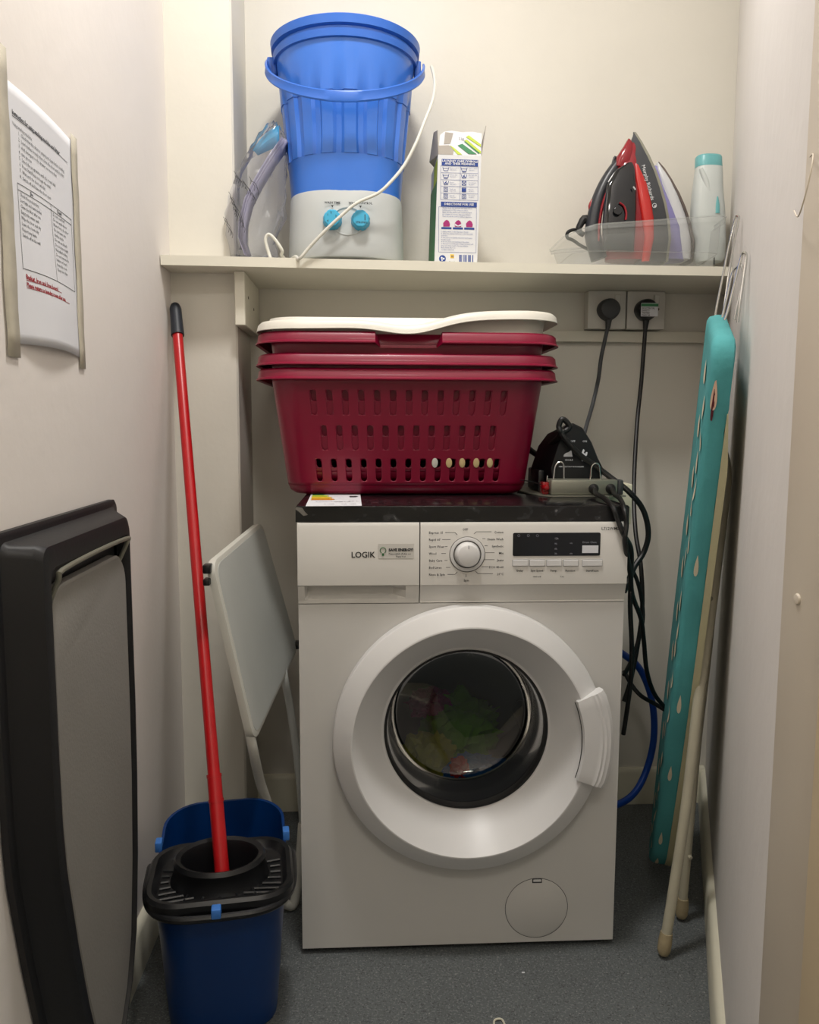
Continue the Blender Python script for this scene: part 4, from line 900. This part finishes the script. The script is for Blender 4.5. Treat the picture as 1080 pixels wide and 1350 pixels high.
for i, s in enumerate(ss):
    e = .55 if i == 0 else .85 if i == 1 else .55 if s == 1.0 else .85 if s == .995 else 1
    rings.append([ibp(s, a, b_*e) for a, b_ in section(s)])
MB().skin(rings).build('padded_cover', 'teal', ib, ang=60)
rings = []
for s in [.10+.88*k/50 for k in range(51)]:
    h = hwid(s); fade = min(1, (s-.10)/.08)
    rings.append([ibp(s, -h-.0004-.0015, -TH*.36+.002), ibp(s, -h-.0004-.002, -TH*.36-.010*fade), ibp(s, -h+.02, -TH*.36-.011*fade), ibp(s, h-.02, -TH*.36-.011*fade), ibp(s, h+.001, -TH*.36-.008), ibp(s, h+.001, -TH*.36+.002)])
MB().skin(rings).build('underfelt', 'underpad', ib, ang=50)
# drop print (flat print on the cover)
mb = MB(); rd = random.Random(5); mb2 = MB()
def surf(s, v): # v: path coordinate from face centre (0) over the near corner down the near edge (1.0 = corner)
    h = hwid(s)
    wob = .0012*math.sin(s*60)+.0008*math.sin(s*113)
    P_ = [(0, TH*.64), (-h*.6, TH*.62), (-h+.012, TH*.62+wob), (-h+.004, TH*.54), (-h+.0005, TH*.35), (-h-.001+wob, 0), (-h+.001, -TH*.32+wob)]
    ks = [0, .5, .88, .97, 1.08, 1.25, 1.45]
    for i in range(6):
        if v <= ks[i+1]: t_ = (v-ks[i])/(ks[i+1]-ks[i]); return lerp(P_[i][0], P_[i+1][0], t_), lerp(P_[i][1], P_[i+1][1], t_)
    return P_[-1]
def drop(mb_, s0, v0, L_, w_):
    L1, c1 = L_/LEN, w_
    pts_ = []
    for k in range(16):
        a = 2*math.pi*k/16; yy = math.cos(a); xx = math.sin(a)*(.5-.5*yy*.55)*(1 if yy < 0 else (1-yy**2)**.3)
        s = s0-yy*L1*.5; v = v0+xx*c1; v = min(1.44, max(0.02, v)); a_, b_ = surf(s, v)
        off = Vector((a_, b_)).normalized(); pts_.append(ibp(s, a_-(.0018 if v > .95 else .0003), b_+(.0018 if v < 1.1 else .0004)))
    c_ = sum(pts_, Vector())/16
    a_, b_ = surf(s0, v0); c_ = ibp(s0, a_-(.0018 if v0 > .95 else .0003), b_+(.0020 if v0 < 1.1 else .0004))
    cv = mb_.b.verts.new(c_); vs = [mb_.b.verts.new(p) for p in pts_]
    for k in range(16): mb_.b.faces.new((cv, vs[k], vs[(k+1) % 16]))
for r_ in range(12):
    s = .060+r_*.078
    for j, v in enumerate((.25, .60, .86, 1.16)):
        if j == 3 and r_ not in (3, 6, 8, 10, 11): continue
        if j == 2 and r_ % 4 == 0: continue
        mb = MB(); drop(mb, s+(.039 if j % 2 else 0)+rd.uniform(-.006, .006), v, .042, .2 if j < 2 else .09)
        mb.build('drop_print', 'tealprint', ib, smooth=False, fixn=False)
mb = MB(); drop(mb, .075, 1.10, .05, .11); tag(mb.build('pink_drop_print', 'pinkprint', ib, smooth=False, fixn=False), 'pale pink drop near the top')
mb = MB(); drop(mb, .088, 1.10, .055, .035); tag(mb.build('dark_twig_print', 'darkprint', ib, smooth=False, fixn=False), 'thin dark red twig print on the pink drop')
# legs
def legpts(l): return [at(x, y, Y=Y_) for x, y, Y_ in l]
l1 = legpts([(876, 1250, -.627), (887, 1180, -.625), (905, 1060, -.62), (923, 905, -.612), (938, 800, -.606), (950, 700, -.60), (957, 640, -.592), (956, 610, -.575), (950, 590, -.545)])
l1[0].z = .022
t1 = MB().tube(l1, .0098, 14).build('leg', 'legs', ib)
l2 = legpts([(899, 1203, -.516), (908, 1100, -.528), (918, 985, -.54), (930, 880, -.555), (938, 800, -.57), (944, 720, -.58)])
l2[0].z = .022
t2 = MB().tube(l2, .0092, 14).build('leg', 'legs', ib)
for p, q, par in ((l1[0], l1[1], t1), (l2[0], l2[1], t2)):
    d = (p-q).normalized(); MB().tube([p-d*.028, p-d*.01, p+d*.008, p+d*.016], [.0112, .0128, .0122, .008], 14, 3).build('rubber_tip', 'legtip', par)
pb_ = at(937, 789, Y=-.614); MB().lathe([(0, -.003), (.004, -.002), (.0045, .003)], pb_, 'Y', 12).build('rivet', 'steel', ib)
pb_ = at(910, 1130, Y=-.535); MB().lathe([(0, -.004), (.004, -.003), (.0045, .003)], pb_, 'Y', 12).build('rivet', 'legs', ib)
# iron rest wires
for pts_ in (((941, 431, -.44), (945, 405, -.44), (953, 365, -.44), (962, 320, -.44), (970, 288, -.44), (973, 285, -.45), (974, 290, -.46), (967, 325, -.48), (961, 363, -.50), (955, 405, -.51), (953, 418, -.51)),
             ((955, 422, -.66), (960, 408, -.66), (970, 368, -.66), (978, 338, -.66), (982, 333, -.67), (984, 339, -.68), (981, 365, -.69), (976, 400, -.70), (973, 425, -.70)),
             ((952, 420, -.56), (960, 385, -.56), (966, 360, -.56), (972, 352, -.57), (978, 350, -.58), (980, 370, -.585), (972, 405, -.59), (969, 422, -.59))):
    MB().tube(legpts(pts_), .0023, 8, 5).build('iron_rest_wire', 'chrome', ib)

# ------------------------------------------------------------------ folding table between column and machine
ft = thing('folding_table', 'small white folding table with tubular legs stored left of the machine', 'folding table', (-.2, -.4, 0))
A_, B_, C_, D_ = Vector((-.285, -.575, .757)), Vector((-.240, -.235, .790)), Vector((-.168, -.185, .484)), Vector((-.217, -.563, .411))
nrm = (B_-A_).cross(D_-A_).normalized()
if nrm.dot(CAM-A_) < 0: nrm = -nrm
def rquad(off, ins, n=6, r=.09):
    out = []; qs = [A_, B_, C_, D_]; cc = sum(qs, Vector())/4; qs = [p+(cc-p)*ins for p in qs]
    for i in range(4):
        p, a, b_ = qs[i], qs[i-1], qs[(i+1) % 4]
        p0 = p.lerp(a, r); p1 = p.lerp(b_, r)
        for k in range(n+1): t_ = k/n; out.append((p0*(1-t_)**2+p*2*t_*(1-t_)+p1*t_**2)+nrm*off)
    return out
MB().skin([rquad(-.010, .02), rquad(-.010, 0), rquad(-.002, -.004), rquad(.004, .0), rquad(.0055, .03)]).build('top_frame', 'tbledge', ft, ang=50)
MB().skin([rquad(.0056, .05), rquad(.0062, .05), rquad(.0062, .054)]).build('top_panel', 'tblwhite', ft, smooth=False)
tub1 = [D_+Vector((.004, .02, .06))-nrm*.020, at(333, 985, Y=-.545), at(343, 1030, Y=-.485), at(355, 1068, Y=-.455), at(366, 1130, Y=-.45), at(374, 1185, Y=-.445), at(380, 1198, Y=-.445), at(388, 1190, Y=-.44), at(394, 1150, Y=-.42), at(400, 1085, Y=-.39)]
for p in tub1: p.z = max(p.z, .012); p.x = min(p.x, X0-.014)
MB().tube(tub1, .0095, 12).build('leg', 'tbledge', ft)
tub2 = [C_+Vector((-.012, -.02, .03))-nrm*.02, at(374, 885, Y=-.30), at(382, 930, Y=-.28), at(390, 985, Y=-.26), at(396, 1040, Y=-.25), at(400, 1100, Y=-.24)]
for p in tub2: p.x = min(p.x, X0-.012); p.z = max(p.z, .012)
MB().tube(tub2, .0085, 12).build('leg', 'tblwhite', ft)
for c_, s_ in ((A_+Vector((-.004, 0, -.012)), 1), (C_+Vector((.006, -.005, .01)), 1)):
    MB().box((c_.x-.008, c_.y-.012, c_.z-.006), (c_.x+.006, c_.y+.012, c_.z+.010), .002).build('hinge_clamp', 'black', ft)
c_ = A_+Vector((-.006, 0, -.034)); MB().box((c_.x-.006, c_.y-.012, c_.z-.006), (c_.x+.006, c_.y+.012, c_.z+.006), .002).build('hinge_clamp', 'black', ft)

# ------------------------------------------------------------------ mop bucket, mop
bk_t = thing('mop_bucket', 'blue plastic mop bucket with black wringer on the floor', 'bucket', (-.255, -.655, 0))
rot = Matrix.Rotation(math.radians(8), 4, 'Z'); BC = Vector((-.258, -.662, 0))
def brg(z, w_, d_, r_, dy=0, n=8): return [BC+rot @ Vector((x, y+dy, z)) for x, y in rrect(w_, d_, r_, n)]
def zsh(r_, slope, z0_=0): # raise the rear of a ring
    return [p+Vector((0, 0, slope*max(0, (rot.inverted() @ (p-BC)).y+z0_))) for p in r_]
MB().skin([brg(.002, .165, .235, .045), brg(.004, .178, .250, .05), brg(.020, .182, .255, .052), brg(.225, .211, .300, .065), zsh(brg(.238, .215, .304, .067), .16, .06), zsh(brg(.240, .222, .311, .07), .16, .06), zsh(brg(.2405, .212, .300, .066), .16, .06), brg(.225, .205, .292, .062), brg(.022, .174, .246, .048), brg(.010, .150, .22, .04)]).build('tub', 'bucket', bk_t, ang=40)
# black wringer tray over the front half
def trp(w_, yf, yr, r_, z, n=6):
    out = rrect(w_, yr-yf, r_, n, 0, (yr+yf)/2); return [BC+rot @ Vector((x, y, z)) for x, y in out]
wr_ = MB()
ow = trp(.232, -.166, .022, .05, .228); 
RC = (-.002, -.068)
def ell(rx, ry, z, n=28, dy=0): return [BC+rot @ Vector((RC[0]+rx*math.cos(a), RC[1]+dy+ry*math.sin(a), z)) for a in [math.radians(12.86/2)+2*math.pi*k/n for k in range(n)]]
def rr28(w_, yf, yr, r_, z): 
    p = rrect(w_, yr-yf, r_, 6, 0, (yr+yf)/2); return [BC+rot @ Vector((x, y, z)) for x, y in p]
seq = [rr28(.226, -.163, .020, .05, .236), rr28(.236, -.168, .024, .055, .240), rr28(.238, -.169, .025, .056, .258), rr28(.230, -.165, .021, .052, .263), rr28(.218, -.158, .014, .046, .262), rr28(.205, -.150, .008, .040, .250), rr28(.200, -.147, .005, .038, .248), ell(.082, .068, .247), ell(.080, .066, .250), ell(.074, .061, .270), ell(.076, .063, .280), ell(.072, .059, .286), ell(.065, .052, .283), ell(.061, .048, .275), ell(.056, .043, .20), ell(.040, .030, .13), ell(.030, .022, .125)]
wrg = MB().skin(seq, cap=False).build('wringer', 'black', bk_t, ang=38, solid=.0015)
for sg in (-1, 1):
    for k in range(7):
        a = math.radians(lerp(-62, 22, k/6)); cx_, sx_ = math.cos(a)*sg, math.sin(a)
        p0 = Vector((RC[0]+.084*cx_, RC[1]+.070*sx_, .2495)); ex = .098*sg if k > 0 else .092*sg; p1 = Vector((ex, RC[1]+.070*sx_*1.12, .2495))
        mb = MB(); mb.tube([BC+rot @ p0, BC+rot @ p1], .0024, 6, 0); mb.build('drain_rib', 'black', wrg)
for k in range(5):
    x = lerp(-.06, .06, k/4); y0_ = -.150; mb = MB(); mb.tube([BC+rot @ Vector((x, y0_+.004, .2495)), BC+rot @ Vector((x*.85, RC[1]-.067+abs(x)*.25, .2495))], .0022, 6, 0); mb.build('drain_rib', 'black', wrg)
# carry handle folded round the front
hp_ = []
for k in range(21):
    a = math.radians(lerp(168, 372, k/20)); hp_.append(BC+rot @ Vector((.1215*math.copysign(abs(math.cos(a))**.55, math.cos(a)), -.02+.157*math.copysign(abs(math.sin(a))**.55, math.sin(a)) if math.sin(a) < 0 else -.02+.02*math.sin(a), .2455-.004*abs(math.sin(a)))))
MB().tube(hp_, .0062, 10, 3).build('carry_handle', 'black', bk_t)
gp = BC+rot @ Vector((-.004, -.1790, .2500)); MB().box((-.0075, -.006, -.007), (.0075, .012, .009), .002, 2, Matrix.Translation(gp) @ rot).build('blue_clip', 'bluelt', bk_t)
for sg in (-1, 1):
    q = BC+rot @ Vector((sg*.112, .028, .262)); MB().box((-.006, -.01, -.010), (.006, .012, .008), .002, 2, Matrix.Translation(q) @ rot).build('blue_lug', 'bluelt', bk_t)
mp = thing('mop', 'red-handled mop standing in the blue bucket, leaning into the corner', 'mop', (-.27, -.70, .02))
mt, mbm = at(231, 402, Y=-.232), at(292, 1140, Y=-.722)
d_ = (mbm-mt); end = mbm+d_.normalized()*.05
def ml(t_): return mt+d_*t_
MB().tube([ml(.065), ml(.4), ml(.87)], .0108, 16, 2).build('pole', 'red', mp)
tag(MB().tube([ml(.868), ml(.93), ml(1.0), end], .0124, 16, 1).tube([ml(.868), ml(.873)], .0132, 16, 0).tube([ml(.905), ml(.910)], .0134, 16, 0).build('lower_sleeve', 'red', mp), 'thicker red lower sleeve')
MB().tube([ml(-.003), ml(.0), ml(.010), ml(.03), ml(.062), ml(.068)], [.004, .009, .0125, .0128, .0138, .0138], 16, 2).build('grip', 'grip', mp)
mb = MB(); e2 = Vector(end)
for k in range(26):
    a = 2*math.pi*k/26; r_ = .028+.012*(k % 3); mb.tube([e2, e2+Vector((math.cos(a)*r_*.5, math.sin(a)*r_*.4, -.01)), e2+Vector((math.cos(a)*r_*.9, abs(math.sin(a))*r_*.6, -.03))], .003, 5, 2)
o = mb.build('mop_strands', 'paper', mp); o['kind'] = 'stuff'

# ------------------------------------------------------------------ black fold-down board unit on the left wall
fu = thing('fold_down_board', 'black moulded wall unit with grey cloth-covered board and metal bar', 'wall unit', (XL, -.9, .05))
def outline(yn, yf, zt, r, taper=.0, zb_=.06):
    """(Y, z) outline, near edge yn tapers to the nose, far edge yf"""
    P_ = []
    for k in range(7): a = math.radians(90+90*k/6); P_.append((yn+r+r*math.cos(a), zt-r+r*math.sin(a)))   # near top corner
    P_ += [(yn, zt-.10), (yn, .60), (yn+.002, .52), (yn+.008, .46), (yn+.035+taper, .34), (yn+.062+taper, .24), (yn+.09+taper, .16), (yn+.115, .10), (yn+.130, zb_)]
    P_ += [(yf-.130, zb_), (yf-.105, .09), (yf-.066, .134), (yf-.036, .20), (yf-.015, .32), (yf-.004, .45), (yf, .56), (yf, zt-.10)]
    for k in range(7): a = math.radians(90*k/6); P_.append((yf-r+r*math.cos(a), zt-r+r*math.sin(a)))
    return P_
def ors(X_, *a, **k): return [Vector((X_, y, z)) for y, z in outline(*a, **k)]
MB().skin([ors(XL+.002, -1.118, -.672, .883, .012), ors(XL+.010, -1.118, -.672, .883, .012), ors(XL+.013, -1.114, -.676, .879, .012)]).build('back_plate', 'unit', fu, ang=40)
FXP = -.372
rings = [ors(XL+.013, -1.106, -.684, .872, .014), ors(XL+.019, -1.102, -.700, .869, .014), ors(FXP-.012, -1.098, -.752, .868, .016), ors(FXP-.003, -1.092, -.757, .864, .018), ors(FXP, -1.084, -.762, .858, .02), ors(FXP, -1.078, -.765, .838, .018), ors(FXP-.004, -1.073, -.767, .834, .018), ors(FXP-.019, -1.070, -.769, .830, .018)]
shell = MB().skin(rings, cap=False).build('shell', 'unit', fu, ang=30)
MB().skin([ors(FXP-.018, -1.067, -.7735, .812, .045), ors(FXP-.007, -1.067, -.7735, .811, .046), ors(FXP-.0045, -1.063, -.777, .807, .044)]).build('grey_board', 'greyp', fu, ang=30)
MB().skin([ors(FXP-.022, -1.07, -.772, .832, .03), ors(FXP-.021, -1.07, -.772, .832, .03)]).build('recess_back', 'unit', fu)
zt_ = .834; MB().tube([(FXP-.012, -1.057, zt_-.040), (FXP+.001, -1.058, zt_-.012), (FXP+.003, -1.050, zt_-.002), (FXP+.003, -.92, zt_+.001), (FXP+.003, -.79, zt_-.001), (FXP+.001, -.780, zt_-.008), (FXP-.012, -.780, zt_-.036)], .0034, 10, 3).build('metal_bar', 'steel', fu)

# ------------------------------------------------------------------ notice on the left wall
nt_ = thing('paper_notice', 'white printed instruction sheet taped to the left wall', 'notice', (XL, -.9, 1.1))
PY0, PY1, PZ0, PZ1 = -1.010, -.785, 1.105, 1.415
def np_(u, v, off=0):
    bul = .003*math.sin(math.pi*u)*(1-v)**3*3+.0012*math.sin(v*7)*math.sin(math.pi*u)
    return Vector((XL+.0012+bul+off, lerp(PY0, PY1, u), lerp(PZ0, PZ1, v)+.004*math.sin(u*3)))
MB().skin([[np_(i/16, j/24) for i in range(17)] for j in range(25)], closed=False, cap=False).build('sheet', 'paper', nt_, ang=60, solid=.0003)
def ntext(mb, s_, u, v, size, bold=0):
    mb.text(s_, np_(u, v, .0011), (0, 1, 0), (0, 0, 1), size, 'LEFT', bold)
def onsheet(mb):
    for v_ in mb.b.verts:
        u_ = (v_.co.y-PY0)/(PY1-PY0); w_ = (v_.co.z-PZ0)/(PZ1-PZ0); v_.co.x = np_(u_, w_).x+.0006
    return mb
mb = MB(); ntext(mb, 'Instruction for using washing machine and dryer', .10, .885, .0078, .0002)
ntext(mb, 'Using washing machine:', .10, .845, .0062)
for i, s_ in enumerate(('Check that the drum is empty and clean before loading', 'Load clothes loosely, then close the door until it clicks', 'Add detergent to the drawer, no more than', 'two spoons', 'Select the programme with the round dial', 'Press Start/Pause to begin the wash', 'Wait until the door unlocks', 'Switch off and leave the door open')): ntext(mb, ('%d.  ' % (i+1))+s_, .17, .820-i*.0235, .0064)
ntext(mb, 'Do', .30, .610, .0070, .0002); ntext(mb, 'Don\'t', .70, .610, .0070, .0002)
for i, s_ in enumerate(('Check the pockets first', 'Sort light and dark clothes', 'Clean the filter after use', 'Empty the water tank', 'Wipe the door seal dry', 'Leave the room tidy', 'Report any faults', 'Switch off at the wall')): ntext(mb, s_, .155, .585-i*.0225, .0062)
for i, s_ in enumerate(('Do not overload', 'Do not wash shoes', 'Never force the door', 'Do not leave wet', 'clothes inside', 'Do not use bleach', 'Do not run at night', 'No bulky bedding', 'Do not remove the', 'basket or board', 'from this room', 'Keep door shut')): ntext(mb, s_, .625, .585-i*.0215, .0062)
onsheet(mb).build('lettering', 'ink', nt_, smooth=False)
mb = MB()
def nl(u0, v0, u1, v1):
    if abs(u1-u0) > .1 or abs(v1-v0) > .1:
        m_ = 10
        for i_ in range(m_): nl1(lerp(u0, u1, i_/m_), lerp(v0, v1, i_/m_), lerp(u0, u1, (i_+1)/m_), lerp(v0, v1, (i_+1)/m_))
    else: nl1(u0, v0, u1, v1)
def nl1(u0, v0, u1, v1):
    a, b_ = np_(u0, v0, .0011), np_(u1, v1, .0011); d = (b_-a).normalized(); nn = Vector((0, -d.z, d.y))*.0004; mb.face([a-nn, b_-nn, b_+nn, a+nn])
for v in (.630, .605, .300): nl(.13, v, .93, v)
for u_ in (.13, .60, .93): nl(u_, .300, u_, .630)
nl(.10, .878, .90, .878)
onsheet(mb).build('table_lines', 'ink', nt_, smooth=False, fixn=False)
mb = MB(); ntext(mb, 'Basket, Iron and Iron board', .16, .262, .0088, .0003); ntext(mb, 'Please return to laundry room after use', .16, .232, .0078, .0003); nl(.16, .257, .66, .257); nl(.16, .227, .80, .227)
onsheet(mb).build('red_lettering', 'inkred', nt_, smooth=False, fixn=False)
for y0_, y1_, z0_, z1_ in ((-.792, -.768, 1.09, 1.425), (-1.034, -1.0, 1.088, 1.45)):
    mb = MB(); mb.skin([[Vector((XL+.0026, y0_+.0015*math.sin(k*1.7), lerp(z0_, z1_, k/12))), Vector((XL+.0026 if y0_ > -.9 else XL+.0032, y1_+.001*math.sin(k*2.3), lerp(z0_, z1_, k/12)))] for k in range(13)], closed=False, cap=False)
    mb.build('tape_strip', 'tape', nt_, solid=.0003)

# ------------------------------------------------------------------ small bits on the floor
p = at(657, 1346, Z=.003)
tag(MB().tube([(p.x-.010, p.y-.03, .0025), (p.x-.008, p.y-.004, .0025), (p.x-.004, p.y+.004, .0025), (p.x+.005, p.y+.005, .0025), (p.x+.009, p.y-.003, .0025), (p.x+.011, p.y-.03, .0025)], .0018, 8, 4).build('plastic_clip', 'plastclip'), 'small cream bent plastic clip lying on the floor in front of the machine', 'clip')
p = at(690, 1282, Z=.001); tag(MB().box((p.x-.0028, p.y-.0015, 0.0002), (p.x+.0028, p.y+.0015, .0016), .0004, 1).build('fluff_scrap', 'paper'), 'tiny white scrap lying on the grey floor before the machine', 'scrap')

for o in bpy.data.objects:
    if o.type == 'MESH' and o.name.split('.')[0] in ('lettering', 'small_print', 'display_print', 'label_print', 'care_symbols', 'red_lettering', 'knob_marks', 'black_print', 'barcode', 'white_symbols', 'emblem_spots', 'table_lines'): o['kind'] = 'stuff'
